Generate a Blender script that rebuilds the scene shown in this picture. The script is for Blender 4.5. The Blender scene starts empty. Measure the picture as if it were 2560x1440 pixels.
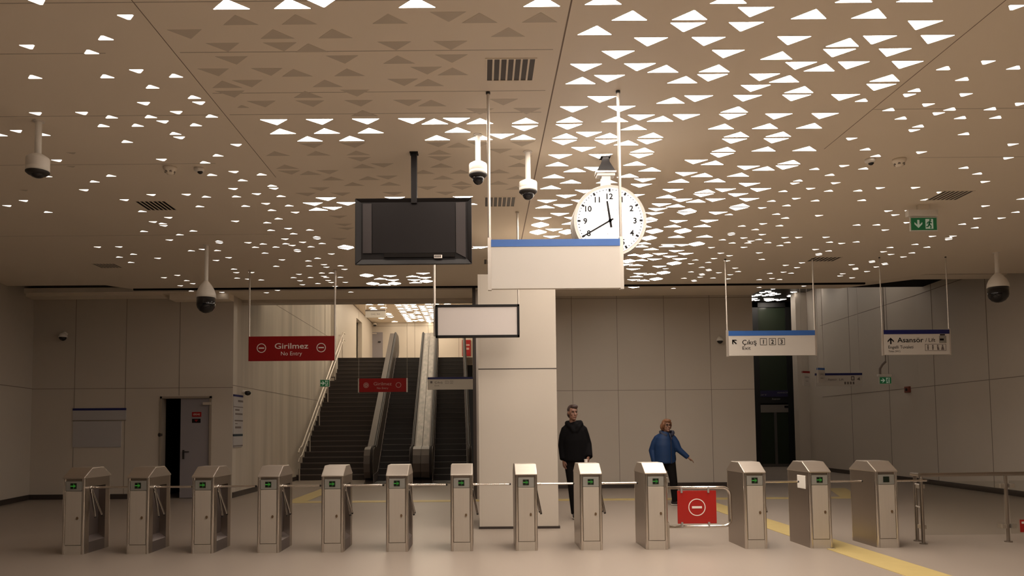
import bpy, bmesh, math, random
import numpy as np
from mathutils import Vector, Matrix, noise

random.seed(7)
SC = bpy.context.scene
COL = SC.collection

# ------------------------------------------------------------------ camera
FPX, PCX, PCY, HC = 1950.0, 1203.0, 957.0, 1.45
PITCH = math.atan(118 / FPX)
ROLL = math.radians(0.48)
cam_data = bpy.data.cameras.new('camera')
cam = bpy.data.objects.new('camera', cam_data)
COL.objects.link(cam)
cam_data.sensor_fit = 'HORIZONTAL'
cam_data.sensor_width = 36.0
cam_data.lens = 36.0 * FPX / 2560
cam_data.shift_x = (1280 - PCX) / 2560
cam_data.shift_y = (PCY - 720) / 2560
cam_data.clip_end = 200
_cp, _sp, _cr, _sr = math.cos(PITCH), math.sin(PITCH), math.cos(ROLL), math.sin(ROLL)
_R0, _U0, FWD = Vector((1, 0, 0)), Vector((0, -_sp, _cp)), Vector((0, _cp, _sp))
RIGHT = _R0 * _cr - _U0 * _sr
UP = _R0 * _sr + _U0 * _cr
_m = Matrix.Identity(4)
for i in range(3):
    _m[i][0], _m[i][1], _m[i][2] = RIGHT[i], UP[i], -FWD[i]
_m[2][3] = HC
cam.matrix_world = _m
SC.camera = cam

# ------------------------------------------------------------------ light and exposure
world = bpy.data.worlds.new('world')
SC.world = world
world.use_nodes = True
world.node_tree.nodes['Background'].inputs[0].default_value = (1.0, 0.82, 0.66, 1)
world.node_tree.nodes['Background'].inputs[1].default_value = 0.012
SC.view_settings.view_transform = 'Standard'
SC.view_settings.look = 'None'
SC.view_settings.exposure = 0.0
SC.view_settings.gamma = 1.0
SC.view_settings.use_curve_mapping = False
L_BIG, L_SMALL, L_HALL = 37.0, 2.4, 11.0      # radiance of the lit ceiling triangles
WARM = (1.0, 0.885, 0.765)

CEIL = 4.5


def ray(px, py):
    u = (px - PCX) / FPX
    v = -(py - PCY) / FPX
    return RIGHT * u + UP * v + FWD


def at_y(px, py, y):
    r = ray(px, py)
    return r * (y / r.y) + Vector((0, 0, HC))


def at_z(px, py, z):
    r = ray(px, py)
    return r * ((z - HC) / r.z) + Vector((0, 0, HC))


# ------------------------------------------------------------------ materials
def srgb(r, g, b):
    def f(c):
        c /= 255.0
        return c / 12.92 if c <= 0.04045 else ((c + 0.055) / 1.055) ** 2.4
    return (f(r), f(g), f(b))


MATS = {}


def mat(name, color, rough=0.5, metal=0.0, vary=0.0, scale=(4, 4, 4), bump=0.0, emit=None, strength=0.0, spec=0.5, rough_vary=0.0):
    m = bpy.data.materials.new(name)
    m.use_nodes = True
    nt = m.node_tree
    b = nt.nodes['Principled BSDF']
    b.inputs['Base Color'].default_value = (*color, 1)
    b.inputs['Roughness'].default_value = rough
    b.inputs['Metallic'].default_value = metal
    b.inputs['Specular IOR Level'].default_value = spec
    if vary > 0 or bump > 0 or rough_vary > 0:
        tc = nt.nodes.new('ShaderNodeTexCoord')
        mp = nt.nodes.new('ShaderNodeMapping')
        mp.inputs['Scale'].default_value = scale
        nz = nt.nodes.new('ShaderNodeTexNoise')
        nz.inputs['Scale'].default_value = 1.0
        nz.inputs['Detail'].default_value = 5.0
        nt.links.new(tc.outputs['Object'], mp.inputs['Vector'])
        nt.links.new(mp.outputs['Vector'], nz.inputs['Vector'])
        if vary > 0:
            mx = nt.nodes.new('ShaderNodeMix')
            mx.data_type = 'RGBA'
            mx.inputs['A'].default_value = (*[c * (1 - vary) for c in color], 1)
            mx.inputs['B'].default_value = (*[min(1, c * (1 + vary)) for c in color], 1)
            nt.links.new(nz.outputs['Fac'], mx.inputs['Factor'])
            nt.links.new(mx.outputs['Result'], b.inputs['Base Color'])
        if bump > 0:
            bp = nt.nodes.new('ShaderNodeBump')
            bp.inputs['Strength'].default_value = bump
            bp.inputs['Distance'].default_value = 0.01
            nt.links.new(nz.outputs['Fac'], bp.inputs['Height'])
            nt.links.new(bp.outputs['Normal'], b.inputs['Normal'])
        if rough_vary > 0:
            mr = nt.nodes.new('ShaderNodeMapRange')
            mr.inputs['To Min'].default_value = max(0.02, rough - rough_vary)
            mr.inputs['To Max'].default_value = min(1, rough + rough_vary)
            nt.links.new(nz.outputs['Fac'], mr.inputs['Value'])
            nt.links.new(mr.outputs['Result'], b.inputs['Roughness'])
    if emit:
        b.inputs['Emission Color'].default_value = (*emit, 1)
        b.inputs['Emission Strength'].default_value = strength
    MATS[name] = m
    return m


M_WALL = mat('wall_panel', (0.56, 0.50, 0.43), 0.5, vary=0.05, scale=(0.6, 0.6, 0.6), spec=0.3)
M_JOINT = mat('panel_joint', (0.25, 0.21, 0.175), 0.8)
M_CONC = mat('streaked_concrete', (0.53, 0.47, 0.40), 0.7, vary=0.42, scale=(2.2, 2.2, 0.16), spec=0.2)
M_FLOOR = mat('polished_floor', (0.325, 0.274, 0.231), 0.36, vary=0.08, scale=(0.7, 0.35, 1), spec=0.16, rough_vary=0.06)
M_CEIL = mat('ceiling_panel', (0.86, 0.765, 0.64), 0.5, vary=0.03, scale=(0.5, 0.5, 0.5), spec=0.08)
M_CJOINT = mat('ceiling_joint', (0.22, 0.16, 0.12), 0.7)
M_CHAIR = mat('ceiling_hairline', (0.48, 0.41, 0.33), 0.6)
M_BLACK = mat('black_void', (0.012, 0.010, 0.009), 0.9, spec=0.1)  # stands in for the darkness of unlit hollows; plain black on small parts
M_SKIRT = mat('dark_skirting', (0.045, 0.033, 0.028), 0.4)
M_TACT = mat('tactile_yellow', (0.50, 0.385, 0.155), 0.55, vary=0.08, scale=(6, 6, 6), bump=0.15)
M_LIT_B = mat('lit_opal_large', (0.8, 0.78, 0.74), 0.5, emit=WARM, strength=L_BIG)
M_LIT_S = mat('lit_opal_small', (0.8, 0.78, 0.74), 0.5, emit=WARM, strength=L_SMALL)
M_LIT_H = mat('lit_opal_upper', (0.8, 0.78, 0.74), 0.5, emit=(1.0, 0.86, 0.66), strength=L_HALL)
M_UNLIT = mat('unlit_opal', (0.62, 0.545, 0.45), 0.5, spec=0.1)  # dull opal, darkened in colour in place of the shade of a recess
M_STEEL = mat('brushed_steel', (0.56, 0.515, 0.455), 0.30, 0.9, vary=0.06, scale=(60, 60, 1.5), rough_vary=0.07)
M_STEEL_D = mat('inner_steel', (0.20, 0.165, 0.16), 0.45, 0.7)
M_CHROME = mat('polished_steel', (0.68, 0.63, 0.58), 0.2, 1.0)
M_LID = mat('satin_lid', (0.53, 0.475, 0.42), 0.45, 1.0, vary=0.05, scale=(2, 60, 60))
M_PLATE = mat('display_plate', (0.33, 0.32, 0.29), 0.45, 0.5)
M_SCREEN = mat('display_screen', (0.008, 0.014, 0.008), 0.25)
M_GREEN = mat('green_led', (0.02, 0.2, 0.03), 0.5, emit=(0.10, 0.62, 0.06), strength=0.26)
M_YELLOW = mat('yellow_led', (0.2, 0.2, 0.03), 0.5, emit=(0.45, 0.60, 0.05), strength=0.6)
M_LOCK = mat('brass_lock', (0.20, 0.13, 0.075), 0.4, 0.6)
M_RUBBER = mat('black_cap', (0.02, 0.016, 0.014), 0.5)
M_WHITE = mat('white_enamel', (0.74, 0.70, 0.64), 0.35)
M_SIGNW = mat('sign_white', (0.63, 0.58, 0.525), 0.4, vary=0.03, scale=(2, 2, 2))
M_BLUE = mat('sign_blue', srgb(58, 104, 178), 0.4, vary=0.08, scale=(3, 3, 20))
M_NAVY = mat('sign_navy', srgb(20, 26, 92), 0.4)
M_RED = mat('sign_red', (0.27, 0.007, 0.007), 0.45, spec=0.25)
M_REDB = mat('gate_red', (0.37, 0.013, 0.009), 0.35)
M_INK = mat('sign_ink', (0.008, 0.0065, 0.0065), 0.7, spec=0.15)
M_GREY = mat('sign_grey', (0.16, 0.13, 0.12), 0.6)
M_PALE = mat('sign_lettering', (0.80, 0.72, 0.66), 0.5)
M_PINK = mat('dull_pink_lettering', (0.50, 0.28, 0.25), 0.5)  # duller and pinker than the main sign lettering
M_POLE = mat('aluminium_pole', (0.62, 0.56, 0.50), 0.35, 0.6)
M_TV = mat('tv_plastic', (0.010, 0.008, 0.008), 0.42, spec=0.2)
M_TVS = mat('tv_screen', (0.014, 0.0115, 0.0115), 0.4, spec=0.15)
M_TVG = mat('tv_grille', (0.045, 0.037, 0.036), 0.5, spec=0.2)
M_CAMW = mat('camera_white', (0.82, 0.77, 0.70), 0.4)
M_SMOKE = mat('smoked_dome', (0.012, 0.011, 0.012), 0.08)
M_CLEAR = mat('clear_collar', (0.30, 0.27, 0.25), 0.15)
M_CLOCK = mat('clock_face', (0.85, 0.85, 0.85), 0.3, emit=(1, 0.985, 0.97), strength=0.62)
M_CRIM = mat('clock_rim', (0.42, 0.39, 0.36), 0.4, spec=0.3)
M_DOOR = mat('grey_door', (0.26, 0.235, 0.25), 0.5)
M_POSTER = mat('poster_paper', (0.44, 0.42, 0.42), 0.5)
M_LIT_C = mat('lit_opal_corridor', (0.8, 0.78, 0.74), 0.5, emit=WARM, strength=20.0)
M_JAMB = mat('door_jamb', (0.30, 0.25, 0.205), 0.5)
M_EXIT = mat('exit_green', (0.015, 0.16, 0.055), 0.4, emit=(0.015, 0.16, 0.055), strength=0.12)
M_EXITW = mat('exit_white', (0.55, 0.60, 0.52), 0.5, emit=(0.5, 0.6, 0.45), strength=0.18)
M_STAIR = mat('dark_stone', (0.040, 0.030, 0.027), 0.5, vary=0.15, scale=(1, 6, 6))
M_NOSE = mat('stair_nosing', (0.085, 0.066, 0.058), 0.5)
M_ESTEP = mat('escalator_step', (0.030, 0.025, 0.024), 0.45)
M_ENOSE = mat('escalator_nosing', (0.055, 0.046, 0.042), 0.4)
M_DECK = mat('escalator_deck', (0.18, 0.152, 0.13), 0.45, 0.2, vary=0.75, scale=(9, 4, 4))
M_BODY = mat('darkened_body_steel', (0.37, 0.325, 0.285), 0.32, 1.0, vary=0.06, scale=(60, 60, 1.5), rough_vary=0.06)  # dark reflections of the cabinet sides put into the steel colour
M_PANEL = mat('panel_steel', (0.54, 0.48, 0.41), 0.4, 0.42, vary=0.05, scale=(60, 60, 1.5), spec=0.3)
M_BAL = mat('balustrade_steel', (0.105, 0.086, 0.075), 0.5, 0.25, spec=0.3)
M_HRAIL = mat('rubber_handrail', (0.02, 0.016, 0.015), 0.65, spec=0.2)
M_EGLASS = mat('elevator_glass', (0.022, 0.030, 0.019), 0.15)
M_EFRAME = mat('elevator_frame', (0.006, 0.006, 0.006), 0.5)
M_EDOOR = mat('elevator_door', (0.20, 0.175, 0.155), 0.5, 0.2)
M_HOSE = mat('cable', (0.25, 0.2, 0.17), 0.6)
M_SKIN = mat('skin', (0.20, 0.098, 0.066), 0.55)
M_SKIN2 = mat('skin_pale', (0.24, 0.125, 0.082), 0.55)
M_HAIRD = mat('brown_hair', (0.030, 0.012, 0.009), 0.6)
M_HAIRB = mat('auburn_hair', (0.16, 0.065, 0.028), 0.6, vary=0.2, scale=(30, 30, 30))
M_COAT = mat('black_coat', (0.0035, 0.003, 0.0035), 0.85, spec=0.08)
M_PANTS = mat('black_trousers', (0.006, 0.005, 0.005), 0.85, spec=0.1)
M_JACKET = mat('blue_jacket', (0.006, 0.024, 0.078), 0.6, vary=0.2, scale=(9, 9, 9), spec=0.25)
M_COLLAR = mat('navy_collar', (0.010, 0.012, 0.030), 0.7)
M_SHOE = mat('dark_shoe', (0.014, 0.012, 0.013), 0.5)
M_SOLE = mat('white_sole', (0.55, 0.50, 0.46), 0.6)
M_CUP = mat('paper_cup', (0.75, 0.68, 0.62), 0.6)
M_EYE = mat('eye', (0.02, 0.012, 0.01), 0.2)
M_LIP = mat('lips', (0.20, 0.075, 0.06), 0.5)

M_GLASS = bpy.data.materials.new('clear_glass')
M_GLASS.use_nodes = True
_nt = M_GLASS.node_tree
_nt.nodes.clear()
_o = _nt.nodes.new('ShaderNodeOutputMaterial')
_mx = _nt.nodes.new('ShaderNodeMixShader')
_t = _nt.nodes.new('ShaderNodeBsdfTransparent')
_t.inputs[0].default_value = (0.90, 0.90, 0.88, 1)
_g = _nt.nodes.new('ShaderNodeBsdfGlossy')
_g.inputs['Roughness'].default_value = 0.05
_mx.inputs[0].default_value = 0.07
_nt.links.new(_t.outputs[0], _mx.inputs[1])
_nt.links.new(_g.outputs[0], _mx.inputs[2])
_nt.links.new(_mx.outputs[0], _o.inputs[0])


# ------------------------------------------------------------------ mesh helpers
class MB:
    def __init__(s):
        s.bm = bmesh.new()
        s.mi = 0

    def face(s, vs):
        try:
            f = s.bm.faces.new(vs)
            f.material_index = s.mi
            return f
        except ValueError:
            return None

    def box(s, x0, x1, y0, y1, z0, z1):
        v = [s.bm.verts.new((x, y, z)) for x in (x0, x1) for y in (y0, y1) for z in (z0, z1)]
        for q in ((0, 1, 3, 2), (4, 6, 7, 5), (0, 4, 5, 1), (2, 3, 7, 6), (0, 2, 6, 4), (1, 5, 7, 3)):
            s.face([v[i] for i in q])
        return s

    def prism(s, pts, vec):
        vec = Vector(vec)
        a = [s.bm.verts.new(p) for p in pts]
        b = [s.bm.verts.new(Vector(p) + vec) for p in pts]
        n = len(pts)
        s.face(a)
        s.face(b[::-1])
        for i in range(n):
            s.face([a[i], b[i], b[(i + 1) % n], a[(i + 1) % n]])
        return s

    def sweep(s, pts, radii, seg=10, ref=None, cap=True, squash=1.0):
        pts = [Vector(p) for p in pts]
        n = len(pts)
        if not isinstance(radii, (list, tuple)):
            radii = [radii] * n
        rings = []
        prev = None
        for i, p in enumerate(pts):
            t = (pts[min(i + 1, n - 1)] - pts[max(i - 1, 0)])
            t = t.normalized() if t.length > 1e-9 else Vector((0, 0, 1))
            if prev is None:
                r = Vector(ref) if ref else (Vector((0, 0, 1)) if abs(t.z) < 0.9 else Vector((1, 0, 0)))
                a = (r - t * r.dot(t)).normalized()
            else:
                a = (prev - t * prev.dot(t)).normalized()
            prev = a
            b = t.cross(a)
            rr = radii[i]
            ra, rb = rr if isinstance(rr, (list, tuple)) else (rr, rr * squash)
            rings.append([s.bm.verts.new(p + a * (ra * math.cos(2 * math.pi * k / seg)) + b * (rb * math.sin(2 * math.pi * k / seg))) for k in range(seg)])
        for i in range(n - 1):
            for k in range(seg):
                s.face([rings[i][k], rings[i][(k + 1) % seg], rings[i + 1][(k + 1) % seg], rings[i + 1][k]])
        if cap:
            s.face(rings[0][::-1])
            s.face(rings[-1])
        return s

    def lathe(s, prof, org=(0, 0, 0), axis=(0, 0, 1), seg=24):
        ax = Vector(axis).normalized()
        r = Vector((1, 0, 0)) if abs(ax.x) < 0.9 else Vector((0, 0, 1))
        a = (r - ax * r.dot(ax)).normalized()
        b = ax.cross(a)
        o = Vector(org)
        rings = []
        for rad, h in prof:
            rad = max(rad, 1e-4)
            rings.append([s.bm.verts.new(o + ax * h + a * (rad * math.cos(2 * math.pi * k / seg)) + b * (rad * math.sin(2 * math.pi * k / seg))) for k in range(seg)])
        for i in range(len(rings) - 1):
            for k in range(seg):
                s.face([rings[i][k], rings[i][(k + 1) % seg], rings[i + 1][(k + 1) % seg], rings[i + 1][k]])
        s.face(rings[0][::-1])
        s.face(rings[-1])
        return s

    def ring(s, center, r0, r1, y0, y1, seg=40, a0=0.0, a1=None):
        """flat ring facing -Y (in the XZ plane)"""
        c = Vector(center)
        closed = a1 is None
        a1 = a0 + 2 * math.pi if closed else a1
        n = seg if closed else seg + 1
        q = []
        for k in range(n):
            t = a0 + (a1 - a0) * k / seg
            d = Vector((math.cos(t), 0, math.sin(t)))
            q.append([s.bm.verts.new(c + d * r + Vector((0, y, 0))) for r, y in ((r0, y0), (r1, y0), (r1, y1), (r0, y1))])
        for k in range(n if closed else n - 1):
            k2 = (k + 1) % n
            for j in range(4):
                s.face([q[k][j], q[k2][j], q[k2][(j + 1) % 4], q[k][(j + 1) % 4]])
        return s

    def ellipsoid(s, c, r, nu=16, nv=10):
        c = Vector(c)
        rings = []
        for i in range(1, nv):
            th = math.pi * i / nv
            rings.append([s.bm.verts.new(c + Vector((r[0] * math.sin(th) * math.cos(2 * math.pi * k / nu), r[1] * math.sin(th) * math.sin(2 * math.pi * k / nu), r[2] * math.cos(th)))) for k in range(nu)])
        top = s.bm.verts.new(c + Vector((0, 0, r[2])))
        bot = s.bm.verts.new(c - Vector((0, 0, r[2])))
        for k in range(nu):
            k2 = (k + 1) % nu
            s.face([top, rings[0][k], rings[0][k2]])
            s.face([bot, rings[-1][k2], rings[-1][k]])
            for i in range(len(rings) - 1):
                s.face([rings[i][k], rings[i + 1][k], rings[i + 1][k2], rings[i][k2]])
        return s

    def text(s, body, x, z, y, height, width=None, depth=0.004, bold=0.0, align='CENTER'):
        """lettering readable from the -Y side; x,z = centre (or left) of the text box"""
        cu = bpy.data.curves.new('lettering', 'FONT')
        cu.body = body
        cu.size = 1.0
        cu.extrude = 0.0
        cu.offset = bold
        cu.resolution_u = 3
        ob = bpy.data.objects.new('lettering', cu)
        COL.objects.link(ob)
        dg = bpy.context.evaluated_depsgraph_get()
        me = bpy.data.meshes.new_from_object(ob.evaluated_get(dg))
        bpy.data.objects.remove(ob)
        bpy.data.curves.remove(cu)
        co = np.array([v.co[:] for v in me.vertices])
        lo, hi = co.min(0), co.max(0)
        sz = height / 0.73
        sx = sz if width is None else width / (hi[0] - lo[0])
        x0 = x - sx * (hi[0] - lo[0]) / 2 if align == 'CENTER' else x
        vs = [s.bm.verts.new((x0 + (v[0] - lo[0]) * sx, y, z - height / 2 + v[1] * sz)) for v in co]
        for p in me.polygons:
            f = s.face([vs[i] for i in p.vertices])
            if f and f.calc_area() > 0:
                f.normal_update()
                if f.normal.y > 0:
                    f.normal_flip()
        bpy.data.meshes.remove(me)
        return s

    def build(s, name, mats, parent=None, world=True, smooth=False, bevel=0.0, origin=None, voxel=0.0, relax=0):
        me = bpy.data.meshes.new(name)
        off = Vector((0, 0, 0))
        if parent is not None and world:
            off = Vector(parent.get('_w', (0, 0, 0)))
        if origin is not None:
            off = Vector(origin)
        if off.length > 0:
            for v in s.bm.verts:
                v.co -= off
        bmesh.ops.recalc_face_normals(s.bm, faces=s.bm.faces[:])
        s.bm.to_mesh(me)
        s.bm.free()
        for m in (mats if isinstance(mats, (list, tuple)) else [mats]):
            me.materials.append(m)
        if smooth:
            for p in me.polygons:
                p.use_smooth = True
        o = bpy.data.objects.new(name, me)
        COL.objects.link(o)
        if voxel > 0:
            md = o.modifiers.new('remesh', 'REMESH')
            md.mode = 'VOXEL'
            md.voxel_size = voxel
            md.use_smooth_shade = True
            if relax:
                sm = o.modifiers.new('smooth', 'SMOOTH')
                sm.factor = 0.5
                sm.iterations = relax
            dg = bpy.context.evaluated_depsgraph_get()
            me2 = bpy.data.meshes.new_from_object(o.evaluated_get(dg))
            o.modifiers.clear()
            o.data = me2
            bpy.data.meshes.remove(me)
            me2.name = name
        if bevel > 0:
            md = o.modifiers.new('bevel', 'BEVEL')
            md.width = bevel
            md.segments = 2
            md.limit_method = 'ANGLE'
        if parent is not None:
            o.parent = parent
            if world:
                o['_w'] = tuple(parent.get('_w', (0, 0, 0)))
        elif origin is not None:
            o.location = origin
            o['_w'] = tuple(origin)
        return o


def tag(o, label=None, cat=None, group=None, kind=None):
    if label:
        o['label'] = label
    if cat:
        o['category'] = cat
    if group:
        o['group'] = group
    if kind:
        o['kind'] = kind
    return o


def thing(name, loc, label, cat, group=None, rz=0.0):
    o = bpy.data.objects.new(name, None)
    o.empty_display_size = 0.1
    COL.objects.link(o)
    o.location = loc
    o.rotation_euler = (0, 0, rz)
    o['_w'] = tuple(loc)
    return tag(o, label, cat, group)


def struct(o):
    o['kind'] = 'structure'
    return o


def copy_tree(o, parent=None):
    c = o.copy()
    COL.objects.link(c)
    c.parent = parent
    for ch in list(o.children):
        copy_tree(ch, c)
    return c

# ------------------------------------------------------------------ the setting
YL, YR, YS = 17.3, 19.3, 17.9        # left wall, wall behind the walkers, mouth of the stair hall
XS = at_y(582, 1000, 17.3).x         # side wall of the stair hall
XE = at_y(1887, 1000, 19.3).x        # right end of the wall behind the walkers
ZU, YTOP, ZTOP, YFAR = 4.27, 30.2, 6.95, 39.5

b = MB()
b.box(-14, 14, -5, 31, -0.12, 0)
fl = struct(b.build('floor', M_FLOOR))
fl['label'] = 'polished beige station floor'

# ceiling slab with shadow gap outline (plan polygon), panel seams on its underside
pts = [(-14, -5), (14, -5), (14, 15.5), (8.95, 15.5), (8.15, 16.35), (-7.35, 16.5), (-7.75, 15.95), (-14, 15.95)]
b = MB()
b.prism([(x, y, CEIL) for x, y in pts], (0, 0, 0.08))
b.mi = 1
for x, y0, y1, w in ((0.667, 2.0, 16.3, 0.006), (-2.445, 2.0, 9.2, 0.003), (3.79, 2.0, 8.4, 0.003)):
    b.box(x - w, x + w, y0, y1, CEIL - 0.0015, CEIL + 0.01)
b.mi = 2
for y, x0, x1 in ((5.36, -9, 9), (6.1, -9, -3), (6.1, -2.4, 0.6), (6.86, -2.4, 0.6), (7.34, -9, -2.5), (7.34, -2.4, 0.6), (7.34, 3.8, 9), (8.7, -9, -3), (11.9, -9, -3.2), (12.9, -0.6, 0.6), (8.7, 5, 9)):
    b.box(x0, x1, y - 0.005, y + 0.005, CEIL - 0.001, CEIL + 0.01)
b.mi = 3
b.box(-7.35, 8.15, 16.36, 16.41, CEIL - 0.035, CEIL + 0.08)  # black lip drawn in for the dark line of the shadow gap
struct(b.build('ceiling', [M_CEIL, M_CJOINT, M_CHAIR, M_BLACK]))

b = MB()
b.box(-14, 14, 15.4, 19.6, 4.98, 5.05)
struct(b.build('trim_1', M_BLACK))                     # black sheet in place of the unlit void above the gap

b = MB()                                               # soffit strips beyond the gap
b.box(-14, -0.05, 16.75, YS, 4.5, 4.6)
b.box(-14, XS - 1.45, 16.85, YL, 4.44, 4.52)
b.box(XS - 1.3, XS, 16.95, YL, 4.36, 4.52)
b.box(-0.05, XE, 16.9, YR + 0.1, 4.76, 4.84)
b.box(XE, 8.6, 16.9, 18.5, 4.76, 4.84)
b.prism([(8.6, 17.0, 4.76), (9.1, 16.1, 4.60), (11.4, 16.1, 4.60), (11.4, 16.6, 4.60), (9.3, 16.6, 4.60), (8.6, 18.5, 4.76)], (0, 0, 0.08))
struct(b.build('trim_2', M_CEIL))

# left wall: panels with dark joints, a doorway, then a short return towards the hall
b = MB()
DX0, DX1, DZ = -7.12, -5.98, 2.25                      # doorway
b.box(-9.98, DX0, YL, YL + 0.25, 0, 4.9)
b.box(DX1, XS, YL, YL + 0.25, 0, 4.9)
b.box(DX0, DX1, YL, YL + 0.25, DZ, 4.9)
b.mi = 1
zj = at_y(300, 971, YL).z
for px in (188, 315, 449):
    x = at_y(px, 900, YL).x
    b.box(x - 0.006, x + 0.006, YL - 0.003, YL + 0.01, DZ + 0.02 if DX0 < x < DX1 else 0, 4.5)
b.box(-9.98, XS, YL - 0.003, YL + 0.01, zj - 0.006, zj + 0.006)
struct(b.build('wall_left', [M_WALL, M_JOINT]))
b = MB()
b.prism([(-9.98, YL, 0), (-9.62, 15.0, 0), (-10.3, -5, 0), (-10.55, -5, 0), (-9.87, 15.0, 0), (-10.23, YL, 0)], (0, 0, 4.9))
b.mi = 1
b.prism([(-9.975, YL, zj), (-9.615, 15.0, zj), (-9.625, 15.0, zj), (-9.985, YL, zj)], (0, 0, 0.016))
struct(b.build('wall_side_left', [M_WALL, M_JOINT]))
b = MB()
b.box(-9.98, DX0 - 0.05, YL - 0.02, YL + 0.02, 0, 0.11)
b.prism([(-9.97, YL, 0), (-9.60, 15.0, 0), (-10.28, -5, 0), (-10.31, -5, 0), (-9.64, 15.0, 0), (-10.0, YL, 0)], (0, 0, 0.11))
struct(b.build('baseboard_left', M_SKIRT))
b = MB()                                               # room behind the open door, its darkness put into black walls
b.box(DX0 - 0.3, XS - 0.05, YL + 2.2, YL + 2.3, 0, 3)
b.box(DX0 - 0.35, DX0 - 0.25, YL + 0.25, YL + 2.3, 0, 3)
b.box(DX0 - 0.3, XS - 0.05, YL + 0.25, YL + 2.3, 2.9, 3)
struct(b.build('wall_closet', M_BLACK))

# door with frame
d = thing('door_1', (DX1, YL, 0), None, None)
struct(d)
b = MB()
t = 0.045
b.box(DX0, DX0 + t, YL - 0.03, YL + 0.2, 0, DZ)
b.box(DX1 - t, DX1, YL - 0.03, YL + 0.2, 0, DZ)
b.box(DX0, DX1, YL - 0.03, YL + 0.2, DZ - t, DZ)
b.build('door_frame', M_JAMB, d)
LX0 = at_y(450, 1100, YL).x
b = MB()
b.box(LX0, DX1 - t, YL + 0.01, YL + 0.06, 0.01, DZ - t)
leaf = b.build('door_leaf', M_DOOR, d, bevel=0.004)
b = MB()
hx, hz = at_y(456, 1130, YL).x, at_y(456, 1133, YL).z
b.box(hx, hx + 0.04, YL - 0.005, YL + 0.01, hz - 0.13, hz + 0.07)
b.sweep([(hx + 0.02, YL - 0.02, hz + 0.03), (hx + 0.16, YL - 0.05, hz + 0.03)], 0.012)
b.build('door_handle', M_RUBBER, leaf)
b = MB()
p = at_y(519, 1009, YL)
b.box(p.x - 0.09, p.x + 0.09, YL - 0.05, YL + 0.01, p.z - 0.03, p.z + 0.03)
b.build('door_closer', M_POLE, leaf)
b = MB()
p, q = at_y(480, 1030, YL), at_y(503, 1042, YL)
b.box(p.x, q.x, YL + 0.002, YL + 0.012, q.z, p.z)
b.mi = 1
b.text('GİRİLMEZ', (p.x + q.x) / 2, (p.z + q.z) / 2, YL - 0.001, 0.035, 0.15)
s = b.build('warning_sticker', [M_RED, M_PALE], leaf)
s['label'] = 'red warning sticker'
b = MB()
p, q = at_y(480, 1047, YL), at_y(501, 1057, YL)
b.box(p.x, q.x, YL + 0.002, YL + 0.012, q.z, p.z)
b.mi = 1
b.prism([(p.x + 0.05, YL, p.z - 0.02), (q.x - 0.05, YL, p.z - 0.02), ((p.x + q.x) / 2, YL, q.z + 0.02)], (0, 0.002, 0))
s = b.build('notice_sticker', [M_INK, M_RED], leaf)
s['label'] = 'black notice sticker'

# stair hall and upper level
b = MB()
b.box(XS - 0.2, XS, YL + 0.25, 29.0, 0, ZTOP + 0.2)
b.mi = 1
z1, z2 = 4.86, 2.48
b.box(XS - 0.01, XS + 0.003, YL, 29.0, z1, z1 + 0.016)
b.box(XS - 0.01, XS + 0.003, YL, 29.0, z2, z2 + 0.014)
struct(b.build('wall_stair_left', [M_CONC, M_JOINT]))
b = MB()
b.box(XS, XS + 0.02, YL + 0.02, 23.3, 0, 0.12)
struct(b.build('baseboard_stair', M_SKIRT))
b = MB()
b.box(XS - 0.2, XS + 0.12, 28.6, 29.3, ZU - 1.2, ZTOP + 0.1)
struct(b.build('trim_3', M_WALL))                       # pilaster at the head of the stairs
b = MB()
YD0, YD1, ZD = 34.4, 36.0, ZU + 2.2
b.box(XS - 0.2, XS, 29.0, YD0, ZU, ZTOP + 0.2)
b.box(XS - 0.2, XS, YD1, YFAR, ZU, ZTOP + 0.2)
b.box(XS - 0.2, XS, YD0, YD1, ZD, ZTOP + 0.2)
b.box(XS - 0.8, XS - 0.7, YD0 - 0.5, YD1 + 0.5, ZU, ZTOP)
b.mi = 1
b.box(XS - 0.01, XS + 0.003, 29.3, YFAR, ZTOP - 0.05, ZTOP)
struct(b.build('wall_upper_left', [M_WALL, M_JOINT]))
b = MB()
b.box(-7, 0.6, YFAR, YFAR + 0.2, ZU, ZTOP + 0.2)
b.mi = 1
for px in (1037, 1147):
    x = at_y(px, 840, YFAR).x
    b.box(x - 0.01, x + 0.01, YFAR - 0.003, YFAR + 0.01, ZU, ZTOP)
z = at_y(1000, 815, YFAR).z
b.box(-5.6, 0.6, YFAR - 0.003, YFAR + 0.01, z - 0.01, z + 0.01)
struct(b.build('wall_upper_far', [M_WALL, M_JOINT]))
b = MB()
b.box(-7, 0.6, YTOP - 0.02, YFAR, ZU - 0.3, ZU)
struct(b.build('floor_upper', M_FLOOR))
b = MB()
b.box(-7, 0.6, YS, YFAR + 0.2, ZTOP, ZTOP + 0.15)
struct(b.build('ceiling_upper', M_CEIL))
b = MB()
b.box(0.0, 0.25, YS - 0.6, YFAR, 0, ZTOP + 0.1)
struct(b.build('wall_stair_right', M_WALL))
b = MB()                                               # lintel beam over the mouth of the stair hall
b.box(XS - 0.2, 0.25, YS, YS + 0.35, 4.43, ZTOP + 0.1)
struct(b.build('wall_lintel', M_WALL))
b = MB()                                               # dark steel post at the mouth
p = at_y(1186, 900, 16.6)
b.box(p.x - 0.035, p.x + 0.035, 16.55, 16.7, 0, 4.68)
struct(b.build('trim_4', M_SKIRT))
b = MB()
p = at_y(1193.5, 900, 16.9)
b.box(p.x - 0.03, p.x + 0.03, 16.8, 17.0, 0, 4.66)
struct(b.build('trim_5', M_POLE))

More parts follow.
